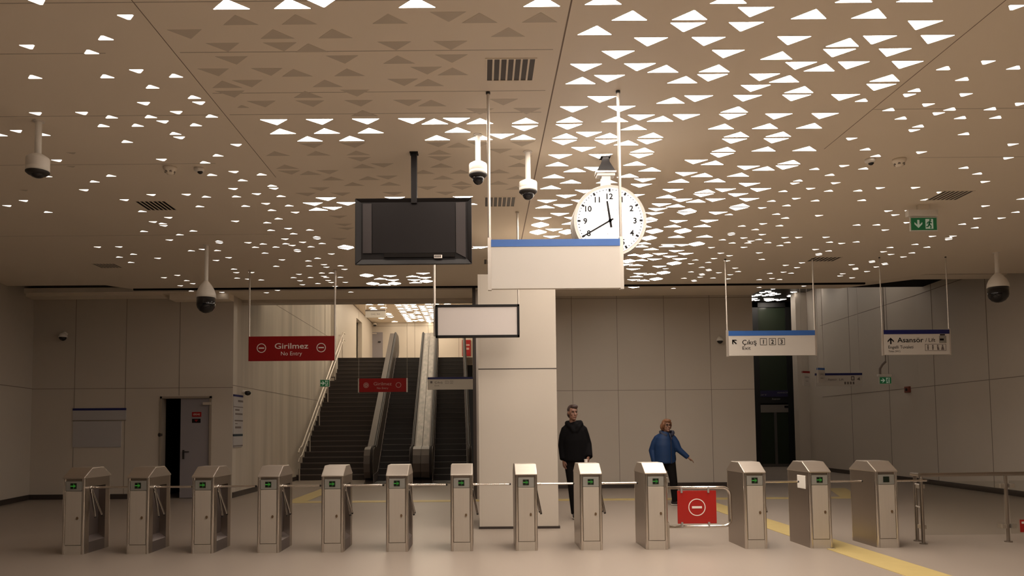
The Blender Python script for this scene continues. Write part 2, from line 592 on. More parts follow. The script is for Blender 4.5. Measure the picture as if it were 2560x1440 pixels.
d = thing('door_2', (-5.3, YFAR, ZU), None, None)
struct(d)
p, q = at_y(927, 831, YFAR), at_y(957, 900, YFAR)
b = MB()
b.box(p.x, q.x, YFAR - 0.05, YFAR + 0.02, ZU, p.z)
leaf = b.build('door_leaf', M_DOOR, d)
b = MB()
r = at_y(936, 834, YFAR)
b.box(r.x - 0.12, r.x + 0.12, YFAR - 0.1, YFAR - 0.05, r.z - 0.03, r.z + 0.02)
b.build('door_closer', M_POLE, leaf)
b = MB()
r = at_y(949, 855, YFAR)
b.box(r.x - 0.07, r.x + 0.07, YFAR - 0.1, YFAR - 0.05, r.z - 0.03, r.z + 0.03)
b.build('door_handle', M_RUBBER, leaf)

# free-standing clad pillar
b = MB()
CY = 11.55
cx0, cx1 = at_y(1199, 1300, CY).x, at_y(1396.5, 1300, CY).x
ct = at_y(1205, 686, CY).z
b.box(cx0, cx1, CY, CY + 1.15, 0.035, ct)
b.mi = 1
z = at_y(1290, 922, CY).z
b.box(cx0 - 0.001, cx1 + 0.001, CY - 0.002, CY + 0.02, z - 0.007, z + 0.007)
b.box(cx0 - 0.012, cx1 + 0.02, CY - 0.012, CY + 1.16, 0, 0.035)
b.mi = 2
b.box(cx0 + 0.035, cx0 + 0.038, CY - 0.001, CY + 0.02, 0.035, ct)
col = b.build('trim_6', [M_WALL, M_SKIRT, M_CHAIR])
struct(col)
col['label'] = 'square pillar clad in pale panels'

# wall behind the walkers
b = MB()
b.box(0.25, XE, YR, YR + 0.25, 0, 4.95)
b.mi = 1
for px in (1432, 1546, 1664, 1779):
    x = at_y(px, 1000, YR).x
    b.box(x - 0.006, x + 0.006, YR - 0.003, YR + 0.01, 0, 4.85)
for py in (745, 975):
    z = at_y(1640, py, YR).z
    b.box(0.25, XE, YR - 0.003, YR + 0.01, z - 0.006, z + 0.006)
struct(b.build('wall_right_back', [M_WALL, M_JOINT]))
b = MB()
b.box(0.25, XE, YR - 0.03, YR + 0.02, 0, 0.12)
struct(b.build('baseboard_right_back', M_SKIRT))
b = MB()
b.box(XE - 0.2, XE, YR + 0.25, 29.9, 0, 6.5)
b.box(XE - 0.2, 10.0, 29.7, 29.9, 0, 6.5)
struct(b.build('wall_corridor', M_WALL))
b = MB()
b.box(6.7, 13, 19.6, 30, 6.15, 6.25)
struct(b.build('ceiling_corridor', M_SKIRT))
b = MB()
b.box(6.7, 13, 19.5, 19.6, 5.05, 6.25)
struct(b.build('wall_corridor_head', M_CEIL))

# long right wall beside the corridor
WR = [(11.36, 27.0), (11.34, 25.9), (11.24, 20.0), (10.97, 15.9), (10.6, 10.5), (10.9, -5)]
b = MB()
b.prism([(x, y, 0) for x, y in WR] + [(x + 0.3, y, 0) for x, y in WR[::-1]], (0, 0, 6.4))
b.mi = 1
for z in (2.44, 4.82):
    b.prism([(x - 0.004, y, z) for x, y in WR[1:5]] + [(x + 0.1, y, z) for x, y in WR[4:0:-1]], (0, 0, 0.016))
for y in (14.6, 16.9, 19.2, 21.5, 23.8):
    for i in range(len(WR) - 1):
        (xa, ya), (xb, yb) = WR[i], WR[i + 1]
        if yb <= y <= ya:
            x = xa + (xb - xa) * (y - ya) / (yb - ya)
            b.box(x - 0.004, x + 0.05, y, y + 0.018, 0.1, 6.3)
struct(b.build('wall_right', [M_WALL, M_JOINT]))
b = MB()
b.prism([(x - 0.025, y, 0) for x, y in WR[1:]] + [(x + 0.1, y, 0) for x, y in WR[:0:-1]], (0, 0, 0.12))
struct(b.build('baseboard_right', M_SKIRT))

# lines on the floor: tactile paving
b = MB()
b.prism([(4.10, 2.0, 0), (4.54, 2.0, 0), (4.54, 15.94, 0), (4.10, 15.94, 0), (4.10, 10.2, 0), (4.225, 10.2, 0), (4.225, 9.40, 0), (4.10, 9.40, 0)], (0, 0, 0.005))
tag(b.build('tactile_path', M_TACT, origin=(4.3, 9, 0)), 'straight yellow tactile paving path running towards the wide gate on the right', 'tactile paving')
b = MB()
b.box(-4.0, 7.9, 15.95, 16.35, 0.0, 0.005)
tag(b.build('tactile_path', M_TACT, origin=(2, 16.1, 0)), 'yellow tactile paving line crossing the hall behind the turnstiles', 'tactile paving')
b = MB()
b.box(-4.05, -3.65, 16.36, 19.8, 0.0, 0.005)
tag(b.build('tactile_path', M_TACT, origin=(-3.85, 18, 0)), 'short yellow tactile paving branch leading to the dark stairs', 'tactile paving')
b = MB()
b.prism([(7.9, 16.36, 0), (8.6, 18.6, 0), (8.2, 18.6, 0), (7.45, 16.36, 0)], (0, 0, 0.005))
tag(b.build('tactile_path', M_TACT, origin=(8, 17, 0)), 'short yellow tactile paving branch leading to the elevator corridor', 'tactile paving')

# ------------------------------------------------------------------ ceiling triangles
TRI = {
    'bd0': '-22,552 -223,574 -201,595 -156,595 -66,595 -22,595 -201,617 -111,617 -22,617 -223,638 -178,638 -44,638 -201,660 -66,660 -223,681 -111,681 -156,703 -201,703 -111,703 -66,703 23,703 1,724 46,724 -178,810 -134,810 -44,810 1,810 46,810 23,831 -134,853 -44,853 46,853 -111,874 -223,896 -178,896 -111,917 -201,960 -22,960 -66,960 -223,982 -178,982 -111,982 -44,982 -201,1089 -201,1132 -201,1154 -223,1218',
    'bd1': '-111,531 202,549 158,570 202,570 337,570 135,592 180,592 247,592 314,592 359,592 113,613 292,613 202,613 337,613 90,635 135,635 270,635 314,635 359,635 113,656 202,656 247,656 247,678 359,678 113,699 292,699 202,699 247,699 337,699 90,721 135,721 158,742 247,742 292,742 337,742 202,742 -201,746 -156,746 -111,746 -66,746 -22,746 90,764 46,767 113,785 23,788 90,807 135,807 180,807 270,807 314,807 113,828 180,850 90,850 135,850 270,850 247,871 135,893 359,893 314,893 247,914 202,936 202,957 337,957 135,979 359,979 314,979 247,979 113,1000 202,1000 292,1000 337,1000 -201,1003 -111,1003 -22,1003 90,1022 135,1022 270,1022 314,1022 359,1022 -223,1025 -178,1025 113,1043 247,1043 -201,1046 247,1065 359,1065 113,1086 292,1086 247,1086 337,1086 90,1107 135,1107 247,1129 292,1129 337,1129 90,1150 113,1172 90,1193 135,1193 270,1193 314,1193 113,1215 90,1236 135,1236 270,1236 359,1279 314,1279 337,1279 -223,1283 1,1283 337,1322 359,1344 314,1344 292,1365 337,1365 314,1387 359,1387 270,1408 359,1430 270,1430 337,1451 292,1473 -111,1497 359,1516 314,1516 -223,1519 -178,1519 -111,1540 -178,1562 -134,1562 359,1580 314,1580 -111,1583 -223,1605 -178,1605',
    'bu0': '-178,568 -134,568 -66,568 1,568 46,568 -156,589 -111,589 23,589 -134,611 -66,632 -156,654 -111,654 -22,654 -223,675 -134,675 -44,675 -156,697 -44,718 -111,740 -22,826 -223,847 -178,847 -134,847 -44,847 -223,890 -134,890 -44,890 46,890 -201,912 -66,912 -22,912 23,912 -178,933 -134,933 -44,933 46,933 -156,955 -111,955 -22,955 23,955 46,976',
    'bu1': '90,544 180,544 270,544 314,544 -178,546 -134,546 -44,546 46,546 113,566 158,566 247,566 292,566 90,587 292,609 247,630 158,652 292,652 202,652 90,673 180,673 270,673 359,673 292,695 180,716 247,738 90,759 135,759 180,759 46,761 -44,761 1,761 158,780 247,780 292,780 337,780 -201,783 -156,783 -111,783 -22,783 90,802 135,802 180,802 270,802 314,802 -178,804 -134,804 -44,804 1,804 46,804 158,823 180,845 270,845 314,845 359,845 180,888 90,888 270,888 359,888 113,909 202,909 337,909 90,931 180,931 270,931 314,931 113,952 158,952 247,952 292,952 90,974 292,995 247,1017 292,1038 90,1060 270,1060 359,1060 -223,1062 292,1081 247,1124 90,1146 135,1146 247,1167 292,1167 337,1167 90,1189 135,1189 270,1189 314,1189 270,1232 314,1232 359,1232 359,1275 270,1275 -223,1277 270,1296 314,1296 292,1317 292,1360 270,1360 270,1403 292,1403 359,1425 292,1446 359,1511 -223,1513 337,1532 -134,1535 314,1554 -201,1556 359,1575 -111,1578 337,1597 -223,1599 -178,1599 -134,1599 -201,1620',
    'sd0': '-444,831 -467,874 -571,960',
    'sd1': '-311,531 392,549 -258,552 -355,595 427,635 -288,638 396,699 448,699 -259,703 -310,703 426,721 514,721 -422,724 -378,724 -288,724 448,742 -310,746 -466,767 448,785 -310,788 394,807 -258,810 579,828 492,850 -355,853 -472,853 603,871 426,893 -288,896 632,957 394,957 445,957 -309,960 -258,960 -496,960 423,979 512,979 557,979 -421,982 -376,982 -286,982 602,1000 -597,1003 -465,1003 422,1022 -632,1025 -286,1025 392,1065 702,1065 -257,1068 578,1086 607,1086 -442,1089 489,1107 599,1107 -473,1111 -354,1111 731,1129 767,1129 -466,1132 424,1150 640,1150 -288,1154 629,1193 702,1193 446,1215 397,1215 -492,1218 -258,1218 -309,1218 727,1236 424,1236 490,1236 512,1236 556,1236 760,1236 -420,1240 -374,1240 -286,1240 443,1258 766,1258 -627,1261 -592,1261 -308,1261 601,1279 -463,1283 391,1301 446,1301 -309,1304 576,1322 -256,1325 420,1344 704,1344 487,1344 -564,1347 -440,1347 600,1365 728,1365 442,1365 -469,1368 -352,1368 421,1387 762,1387 451,1408 -286,1411 391,1430 597,1430 727,1430 -286,1433 575,1451 699,1451 762,1451 -256,1454 354,1473 487,1473 605,1473 757,1473 -467,1476 -438,1476 443,1494 727,1494 -588,1497 -352,1497 469,1516 596,1516 760,1516 -623,1519 -308,1519 442,1537 498,1537 722,1537 -464,1540 444,1559 727,1559 -365,1562 -308,1562 507,1580 597,1580 761,1580 -590,1583 -306,1583 -277,1583 444,1602 -624,1605 -370,1605 -306,1626',
    'su0': '-222,718',
    'su1': '-289,589 -311,611 398,652 458,652 -381,654 -319,654 -260,654 427,673 -289,675 397,695 -260,697 359,716 396,738 455,738 494,738 -356,740 -318,740 -259,740 419,759 478,759 513,759 -374,761 -340,761 -282,761 448,780 -489,783 -445,783 -311,783 508,802 -370,804 426,845 -289,847 448,866 -311,869 455,909 397,909 574,909 -318,912 -259,912 -514,912 -438,912 425,931 604,931 -288,933 -468,933 395,952 -258,955 393,995 452,995 490,995 -355,998 -316,998 -258,998 -62,1019 394,1038 453,1038 516,1038 601,1038 731,1038 -379,1041 -317,1041 -258,1041 -9,1041 423,1060 -596,1062 -466,1062 -287,1062 357,1103 425,1103 768,1103 -289,1105 446,1124 -464,1126 -311,1126 397,1167 454,1167 571,1167 601,1167 731,1167 -510,1169 -435,1169 -317,1169 -258,1169 425,1189 764,1189 -464,1191 -288,1191 395,1210 -257,1212 -418,1234 394,1253 453,1253 762,1253 -316,1255 -257,1255 -353,1255 417,1275 476,1275 443,1275 508,1275 578,1275 622,1275 -280,1277 -372,1277 -338,1277 504,1296 731,1296 -486,1298 -442,1298 -308,1298 -10,1298 763,1317 700,1317 -593,1320 -368,1320 605,1339 -627,1341 597,1360 761,1360 -287,1363 -626,1384 -308,1384 391,1403 512,1403 421,1425 723,1425 -377,1427 -316,1427 -258,1427 757,1446 -462,1449 421,1468 440,1489 723,1489 -287,1492 -306,1492 412,1511 504,1511 439,1532 616,1532 574,1532 -483,1535 -371,1535 -337,1535 -306,1535 -278,1535 -591,1556 -441,1556 415,1575 474,1575 441,1597 576,1597 618,1597 -336,1599',
}
STRIP = [(-625, 1672, 'u', 's', 4.5), (-564, 1685, 'd', 's', 4.5), (-470, 1696, 'd', 's', 4.5), (-438, 1667, 'd', 's', 4.5), (-285, 1701, 'u', 's', 4.5), (359, 1808, 'd', 'b', 4.76), (420, 1777, 'd', 's', 4.76), (457, 1832, 'u', 's', 4.76), (621, 1791, 'd', 's', 4.76), (659, 1829, 'u', 's', 4.76), (759, 1812, 'd', 's', 4.76), (823, 1793, 'u', 's', 4.76)]



def tri_mesh(name, base, depth, k, m, corner):
    # base edge at y=0; 'u' points towards the hall entrance (-y), 'd' away from it
    sgn = -1 if k == 'u' else 1
    A, B, Cc = Vector((-base / 2, 0, 0)), Vector((base / 2, 0, 0)), Vector((0, sgn * depth, 0))
    P = []
    for p, a, c in ((A, Cc, B), (B, A, Cc), (Cc, B, A)):
        P.append(p + (a - p).normalized() * corner)
        P.append(p + (c - p).normalized() * corner)
    mb = MB()
    n = len(P)
    lo = [mb.bm.verts.new((p.x, p.y, -0.0015)) for p in P]
    hi = [mb.bm.verts.new((p.x, p.y, 0.008)) for p in P]
    mb.face(lo)
    mb.mi = 1
    mb.face(hi[::-1])
    for i in range(n):
        mb.face([lo[i], hi[i], hi[(i + 1) % n], lo[(i + 1) % n]])
    me = bpy.data.meshes.new(name)
    bmesh.ops.recalc_face_normals(mb.bm, faces=mb.bm.faces[:])
    mb.bm.to_mesh(me)
    mb.bm.free()
    me.materials.append(m)
    me.materials.append(M_CEIL)
    return me


TM = {}
for k in 'ud':
    TM['b' + k + '1'] = tri_mesh('large_light', 0.270, 0.138, k, M_LIT_B, 0.006)
    TM['b' + k + '0'] = tri_mesh('large_unlit', 0.268, 0.142, k, M_UNLIT, 0.003)
    TM['s' + k + '1'] = tri_mesh('small_light', 0.142, 0.084, k, M_LIT_S, 0.016)
    TM['s' + k + '0'] = tri_mesh('small_unlit', 0.120, 0.060, k, M_UNLIT, 0.010)
lit = []
for key, s in TRI.items():
    for w in s.split():
        x, y = [int(c) / 100 for c in w.split(',')]
        if key[2] == '1':
            lit.append((x, y, CEIL, key))
        else:
            o = bpy.data.objects.new('unlit_triangle_panel', TM[key])
            COL.objects.link(o)
            o.location = (x, y, CEIL)
            tag(o, 'dull unlit triangular panel in the beige ceiling', 'ceiling panel', 'unlit ceiling triangles')
for x, y, k, s, z in STRIP:
    lit.append((x / 100, y / 100, z, s + k + '1'))


def shown(t):
    d = t[1]
    return (1.0 if t[3][0] == 'b' else 0.27) / (d ** 3)


lit.sort(key=shown, reverse=True)
LIT_LABEL = {
    'br': ('large glowing triangular ceiling light in the dense bright field beside the dark seam', 'large lit triangles of the bright field'),
    'bl': ('large glowing triangular ceiling light in the rows beside the unlit triangles', 'large lit triangles among the unlit ones'),
    'sl': ('small glowing triangular ceiling light in the scattered field over the left side', 'small lit triangles on the left'),
    'sr': ('small glowing triangular ceiling light in the scattered field over the right side', 'small lit triangles on the right'),
}
for x, y, z, key in lit[:300]:
    o = bpy.data.objects.new('triangular_ceiling_light', TM[key])
    COL.objects.link(o)
    o.location = (x, y, z)
    c = key[0] + (('r' if x > 0.667 else 'l') if key[0] == 'b' else ('r' if x > 0.6 else 'l'))
    tag(o, LIT_LABEL[c][0], 'ceiling light', LIT_LABEL[c][1])
rest = lit[300:]
# unseen lights added overhead and behind the camera to brighten the near hall
for j in range(26):
    for i in range(40):
        n = i - 14
        x, y = 0.007 + n * 0.448 + (0.224 if j % 2 else 0), 5.0 - j * 0.2148
        u = random.random()
        if 0.4 < x < 2.7 and y > 1.2 and u < 0.85:
            rest.append((x, y, CEIL, 'b' + random.choice('ud') + '1'))
        elif -2.3 < x < 0.5 and u < 0.10:
            rest.append((x, y, CEIL, 'bu1'))
        elif x > 3.95 and u < 0.2 or x < -2.6 and u < 0.12:
            rest.append((x, y, CEIL, 's' + random.choice('ud') + '1'))
b = MB()
for x, y, z, key in rest:
    b.mi = 0 if key[0] == 'b' else 1
    me = TM[key]
    vs = [b.bm.verts.new(v.co + Vector((x, y, z))) for v in me.vertices]
    base_mi = b.mi
    for p in me.polygons:
        b.mi = 2 if p.material_index else base_mi
        b.face([vs[i] for i in p.vertices])
tag(b.build('triangular_ceiling_light', [M_LIT_B, M_LIT_S, M_CEIL], origin=(0, 14, CEIL)), 'mass of tiny far triangular ceiling lights near the far end of the hall', 'ceiling light', None, 'stuff')

# lights of the upper level, one strip-patterned field
b = MB()
random.seed(11)
for j in range(47):
    y = 18.5 + j * 0.45
    for x0, x1, pr in ((-3.75, -2.95, 0.85), (-2.75, -1.95, 0.95), (-5.0, -4.8, 0.6), (-4.5, -4.3, 0.5), (-1.6, -1.4, 0.55), (-1.1, -0.9, 0.6)):
        pr *= 1.0 if y > 27 else 0.6  # rows nearer the hall are unseen, added to brighten the stair wall
        x = x0
        while x < x1:
            if random.random() < pr and not (30.3 < y < 32.1 and x < -3.7) and not 21.5 < y < 22.9:
                w = 0.3
                dy = 0.3 * random.choice((-1, 1))
                b.prism([(x, y, ZTOP - 0.006), (x + w, y, ZTOP - 0.006), (x + w / 2, y + dy, ZTOP - 0.006)], (0, 0, 0.02))
            x += 0.32
tag(b.build('upper_ceiling_light', M_LIT_H, origin=(-2.5, 30, ZTOP)), 'bright fields of triangular lights in the ceiling above the escalators', 'ceiling light', None, 'stuff')

# lit triangles before the elevator; hidden nearer ones added to brighten the corridor
b = MB()
random.seed(5)
for j in range(64):
    x, y = (random.uniform(7.2, 11.0), random.uniform(20.2, 26.4)) if j < 34 else (random.uniform(9.6, 11.0), random.uniform(26.6, 28.7))
    b.prism([(x, y, 6.144), (x + 0.22, y, 6.144), (x + 0.11, y + 0.14, 6.144)], (0, 0, 0.02))
tag(b.build('corridor_ceiling_light', M_LIT_C, origin=(9.3, 24, 6.15)), 'small triangular lights in the ceiling before the elevator', 'ceiling light', None, 'stuff')


# ------------------------------------------------------------------ ceiling fittings
def vent(x0, x1, y0, y1, label, slot=M_BLACK, n=7):
    t = thing('ceiling_vent', ((x0 + x1) / 2, (y0 + y1) / 2, CEIL), label, 'vent', 'ceiling air vents')
    b = MB()
    b.box(x0, x1, y0, y1, CEIL - 0.002, CEIL + 0.03)
    b.build('duct_shade_plate', slot, t)  # dark plate stands in for the shade inside the duct
    b = MB()
    w = (x1 - x0) / n
    for i in range(n + 1):
        x = x0 + w * i
        b.box(x - 0.008, x + 0.008, y0, y1, CEIL - 0.006, CEIL + 0.02)
    b.box(x0 - 0.008, x1 + 0.008, y0 - 0.012, y0, CEIL - 0.006, CEIL + 0.02)
    b.box(x0 - 0.008, x1 + 0.008, y1, y1 + 0.012, CEIL - 0.006, CEIL + 0.02)
    b.build('vent_grille', M_CEIL, t)


vent(0.065, 0.475, 6.25, 6.64, 'slatted air vent in the ceiling near the top, left of the dark seam', M_SKIRT)
vent(0.065, 0.475, 10.07, 10.49, 'slatted air vent above the large blank white sign', M_SKIRT)
vent(0.065, 0.475, 13.8, 14.2, 'far slatted air vent half hidden between dark screen and blank white sign', M_SKIRT)
vent(-4.55, -4.15, 10.12, 10.53, 'black slatted air vent in the left part of the ceiling')
vent(6.03, 6.43, 9.97, 10.36, 'brown slatted air vent beside the green exit sign on the right', M_SKIRT)
vent(-7.0, -6.6, 13.9, 14.25, 'dim air vent in the dark far left corner of the ceiling', M_SKIRT)
vent(6.0, 6.5, 13.85, 14.2, 'dim air vent above the sign with numbered exits', M_SKIRT)


def detector(x, y, label, r=0.075):
    t = thing('smoke_detector', (x, y, CEIL), label, 'smoke detector')
    MB().lathe([(r, 0.0), (r, -0.02), (r * 0.85, -0.045), (r * 0.55, -0.07), (r * 0.5, -0.085), (0.005, -0.09)], (x, y, CEIL)).build('housing', M_CEIL, t, smooth=True)
    b = MB()
    for k in range(6):
        a = k * math.pi / 3
        b.box(x + r * 0.62 * math.cos(a) - 0.012, x + r * 0.62 * math.cos(a) + 0.012, y + r * 0.62 * math.sin(a) - 0.012, y + r * 0.62 * math.sin(a) + 0.012, CEIL - 0.066, CEIL - 0.05)
    b.build('sensor_slots', M_JOINT, t)


detector(-3.56, 8.81, 'round ceiling smoke detector over the left side, near the black vent')
detector(4.8, 8.75, 'round ceiling smoke detector over the right side of the hall')


def sensor(x, y, label):
    t = thing('motion_sensor', (x, y, CEIL), label, 'sensor')
    MB().lathe([(0.055, 0), (0.055, -0.03), (0.035, -0.045), (0.005, -0.048)], (x, y, CEIL)).build('housing', M_CAMW, t, smooth=True)
    MB().lathe([(0.03, -0.04), (0.03, -0.055), (0.015, -0.068), (0.004, -0.07)], (x + 0.012, y, CEIL)).build('lens', M_SMOKE, t, smooth=True)


sensor(-3.24, 8.85, 'small ceiling sensor with dark eye beside the left smoke detector')
sensor(4.46, 8.74, 'small ceiling sensor with dark eye beside the right smoke detector')


# ------------------------------------------------------------------ hanging signs
def pole(t, x, y, z0, z1, r=0.017, m=M_POLE):
    b = MB()
    b.sweep([(x, y, z0), (x, y, z1)], r, 12)
    b.sweep([(x, y, z1 - 0.015), (x, y, z1)], r * 1.9, 12)
    return b.build('pole', m, t, smooth=False)


def arrow(b, x, z, y, size, ang, w=0.2):
    """arrow with open head pointing along ang (0 = up) in the XZ plane"""
    ca, sa = math.cos(ang), math.sin(ang)

    def P(u, v):
        return (x + size * (u * ca - v * sa), y, z + size * (u * sa + v * ca))
    h = w / 2
    b.prism([P(-h, -0.5), P(h, -0.5), P(h, 0.3), P(-h, 0.3)], (0, 0.002, 0))
    b.prism([P(0, 0.5), P(-0.48, 0.02), P(-0.48, -0.22), P(0, 0.24)], (0, 0.002, 0))
    b.prism([P(0, 0.5), P(0.48, 0.02), P(0.48, -0.22), P(0, 0.24)], (0, 0.002, 0))


def frame_rect(b, x0, x1, z0, z1, y, w):
    b.box(x0, x1, y, y + 0.002, z0, z0 + w)
    b.box(x0, x1, y, y + 0.002, z1 - w, z1)
    b.box(x0, x0 + w, y, y + 0.002, z0, z1)
    b.box(x1 - w, x1, y, y + 0.002, z0, z1)


def sign(name, px0, px1, py0, py1, y, label, cat, body, top=None, top_h=0.0, group=None, poles=True, zc=CEIL, post_w=0.0, ledge=0.0):
    p, q = at_y(px0, py0, y), at_y(px1, py1, y)
    x0, x1, z1, z0 = p.x, q.x, (p.z + at_y(px1, py0, y).z) / 2, (q.z + at_y(px0, py1, y).z) / 2
    t = thing(name, ((x0 + x1) / 2, y, z0), label, cat, group)
    h = z1 - z0
    b = MB()
    b.box(x0, x1, y - 0.03, y + 0.03, z0, z1 - top_h * h)
    b.build('sign_panel', body, t)
    if top:
        b = MB()
        b.box(x0 - 0.002, x1 + 0.002, y - 0.034, y + 0.034, z1 - top_h * h, z1)
        b.build('top_band', top, t)
    if poles:
        if post_w:
            for x in (x0 - post_w / 2, x1 + post_w / 2):
                b = MB()
                b.box(x - post_w / 2, x + post_w / 2, y - 0.028, y + 0.028, z0 - 0.01, z1 + 0.02)
                b.sweep([(x, y, z1), (x, y, zc)], post_w * 0.42, 12)
                b.mi = 1
                b.sweep([(x, y, zc - 0.02), (x, y, zc)], post_w * 0.62, 12)
                b.build('pole', [M_POLE, M_RUBBER], t)
        else:
            for x in (x0, x1):
                pole(t, x, y, z0 - 0.005, zc)
    return t, x0, x1, z0, z1


def no_entry(b, x, z, y, r, w=0.16, bar=True):
    b.ring((x, 0, z), r * (1 - w), r, y, y + 0.003, 32)
    if bar:
        b.box(x - r * 0.58, x + r * 0.58, y, y + 0.003, z - r * 0.13, z + r * 0.13)


# large blank sign near the camera
Y = 6.88
t, x0, x1, z0, z1 = sign('hanging_sign', 1228, 1550, 600, 722, Y, 'largest hanging sign, blank white board with a blue top band, on two poles', 'sign', M_SIGNW, M_BLUE, 0.145, post_w=0.032)

# illuminated blank sign in a black frame
Y = 10.75
p, q = at_y(1089, 763, Y), at_y(1299, 843, Y)
t = thing('light_box_sign', ((p.x + q.x) / 2, Y, q.z), 'blank pale sign in a black frame hanging in front of the pillar', 'sign')
x0, x1, z0, z1 = p.x, q.x, q.z, p.z
b = MB()
b.box(x0, x1, Y, Y + 0.05, z0, z1)
w = 0.032
for a in ((x0, x1, z0, z0 + w), (x0, x1, z1 - w, z1), (x0, x0 + w, z0, z1), (x1 - w, x1, z0, z1)):
    b.box(a[0], a[1], Y - 0.035, Y, a[2], a[3])
b.build('frame', M_TV, t, bevel=0.004)
b = MB()
b.box(x0 + w, x1 - w, Y - 0.02, Y, z0 + w, z1 - w)
b.build('sign_panel', mat('lightbox_panel', (0.62, 0.56, 0.53), 0.4), t)
pole(t, x0 - 0.016, Y + 0.02, z1 - 0.43, CEIL, 0.017)
pole(t, x1 - 0.01, Y + 0.03, z0 + 0.1, CEIL, 0.014)

# red no entry sign
Y = 14.6
t, x0, x1, z0, z1 = sign('hanging_sign', 623, 837, 841, 902, Y, 'larger and nearer red hanging sign reading Girilmez No Entry', 'sign', M_RED, group=None)
h, w = z1 - z0, x1 - x0
b = MB()
yy = Y - 0.036
cx, cz = (x0 + x1) / 2, (z0 + z1) / 2
b.text('Girilmez', cx, z0 + h * 0.61, yy, h * 0.235, w * 0.39, bold=0.008)
b.text('No Entry', cx, z0 + h * 0.30, yy, h * 0.165, w * 0.245)
b.build('lettering', M_PALE, t)
b = MB()
no_entry(b, x0 + w * 0.15, cz + 0.01, yy, h * 0.19)
no_entry(b, x0 + w * 0.845, cz + 0.01, yy, h * 0.19)
b.build('no_entry_symbols', M_PALE, t)

# exit sign with numbers
Y = 13.95
t, x0, x1, z0, z1 = sign('hanging_sign', 1820, 2037, 827, 889, Y, 'white hanging sign with blue top reading Çıkış Exit and numbered boxes', 'sign', M_SIGNW, M_BLUE, 0.20, post_w=0.03)
h, w = z1 - z0, x1 - x0
yy = Y - 0.034
b = MB()
arrow(b, x0 + w * 0.062, z0 + h * 0.56, yy, h * 0.24, math.radians(45), 0.2)
b.text('Çıkış', x0 + w * 0.155, z0 + h * 0.545, yy, h * 0.20, w * 0.165, align='L', bold=0.006)
b.text('Exit', x0 + w * 0.155, z0 + h * 0.31, yy, h * 0.14, w * 0.095, align='L')
b.build('lettering', M_INK, t)
b = MB()
for i, c in enumerate('123'):
    xc = x0 + w * (0.40 + 0.105 * i)
    zc = z0 + h * 0.555
    frame_rect(b, xc - h * 0.135, xc + h * 0.135, zc - h * 0.135, zc + h * 0.135, yy, 0.007)
    b.text(c, xc, zc, yy, h * 0.17, bold=0.02)
b.build('exit_numbers', M_INK, t)

# lift sign
Y = 13.91
t, x0, x1, z0, z1 = sign('hanging_sign', 2207, 2373, 825, 887, Y, 'white hanging sign with dark blue top reading Asansör Lift and pictograms', 'sign', M_SIGNW, M_NAVY, 0.17, post_w=0.024)
h, w = z1 - z0, x1 - x0
yy = Y - 0.034
b = MB()
arrow(b, x0 + w * 0.10, z0 + h * 0.56, yy, h * 0.26, 0, 0.2)
b.build('arrow', M_INK, t)
b = MB()
b.text('Asansör', x0 + w * 0.20, z0 + h * 0.60, yy, h * 0.20, w * 0.40, align='L', bold=0.01)
b.text('/ Lift', x0 + w * 0.63, z0 + h * 0.59, yy, h * 0.165, w * 0.15, align='L')
b.build('lettering', M_INK, t)
b = MB()
b.text('Engelli Tuvaleti', x0 + w * 0.06, z0 + h * 0.315, yy, h * 0.125, w * 0.38, align='L')
b.text('Toilet (WC)', x0 + w * 0.06, z0 + h * 0.145, yy, h * 0.075, w * 0.18, align='L')
b.build('small_lettering', M_INK, t)
b = MB()
xa, xb, za, zb = x0 + w * 0.62, x0 + w * 0.94, z0 + h * 0.15, z0 + h * 0.42
frame_rect(b, xa, xb, za, zb, yy, 0.006)
for i in range(4):
    xc = xa + (xb - xa) * (i + 0.6) / 4.3
    zc = (za + zb) / 2
    b.lathe([(0.013, 0), (0.013, 0.002)], (xc, yy, zc + h * 0.075), (0, 1, 0), 12)
    b.prism([(xc - 0.014, yy, zc + 0.018), (xc + 0.014, yy, zc + 0.018), (xc + 0.008 + 0.02 * (i > 1), yy, zc - h * 0.10), (xc - 0.008 - 0.02 * (i > 2), yy, zc - h * 0.10)], (0, 0.002, 0))
b.build('pictograms', M_GREY, t)
b = MB()
b.box(x0 + w * 0.84, x0 + w * 0.95, yy, yy + 0.002, z0 + h * 0.46, z0 + h * 0.75)
b.mi = 1
b.box(x0 + w * 0.85, x0 + w * 0.91, yy - 0.001, yy + 0.002, z0 + h * 0.56, z0 + h * 0.64)
b.box(x0 + w * 0.855, x0 + w * 0.93, yy - 0.001, yy + 0.002, z0 + h * 0.765, z0 + h * 0.815)
b.build('lift_pictogram', [M_PLATE, M_INK], t)

# two smaller signs in front of the stairs
Y = 22.2
t, x0, x1, z0, z1 = sign('hanging_sign', 898, 1016, 946, 980, Y, 'smaller and farther red hanging sign in front of the escalators', 'sign', M_RED, zc=ZTOP, poles=False)
h, w = z1 - z0, x1 - x0
b = MB()
yy = Y - 0.036
b.text('Girilmez', (x0 + x1) / 2, z0 + h * 0.61, yy, h * 0.25, w * 0.38)
b.text('No Entry', (x0 + x1) / 2, z0 + h * 0.29, yy, h * 0.15, w * 0.24)
b.build('lettering', M_PINK, t)
b = MB()
no_entry(b, x0 + w * 0.15, z0 + h * 0.5, yy, h * 0.2, 0.2, False)
b.ring((x0 + w * 0.15, 0, z0 + h * 0.5), h * 0.05, h * 0.12, yy, yy + 0.003, 24)
no_entry(b, x0 + w * 0.835, z0 + h * 0.5, yy, h * 0.2, 0.2, False)
b.build('no_entry_symbols', M_PINK, t)
b = MB()
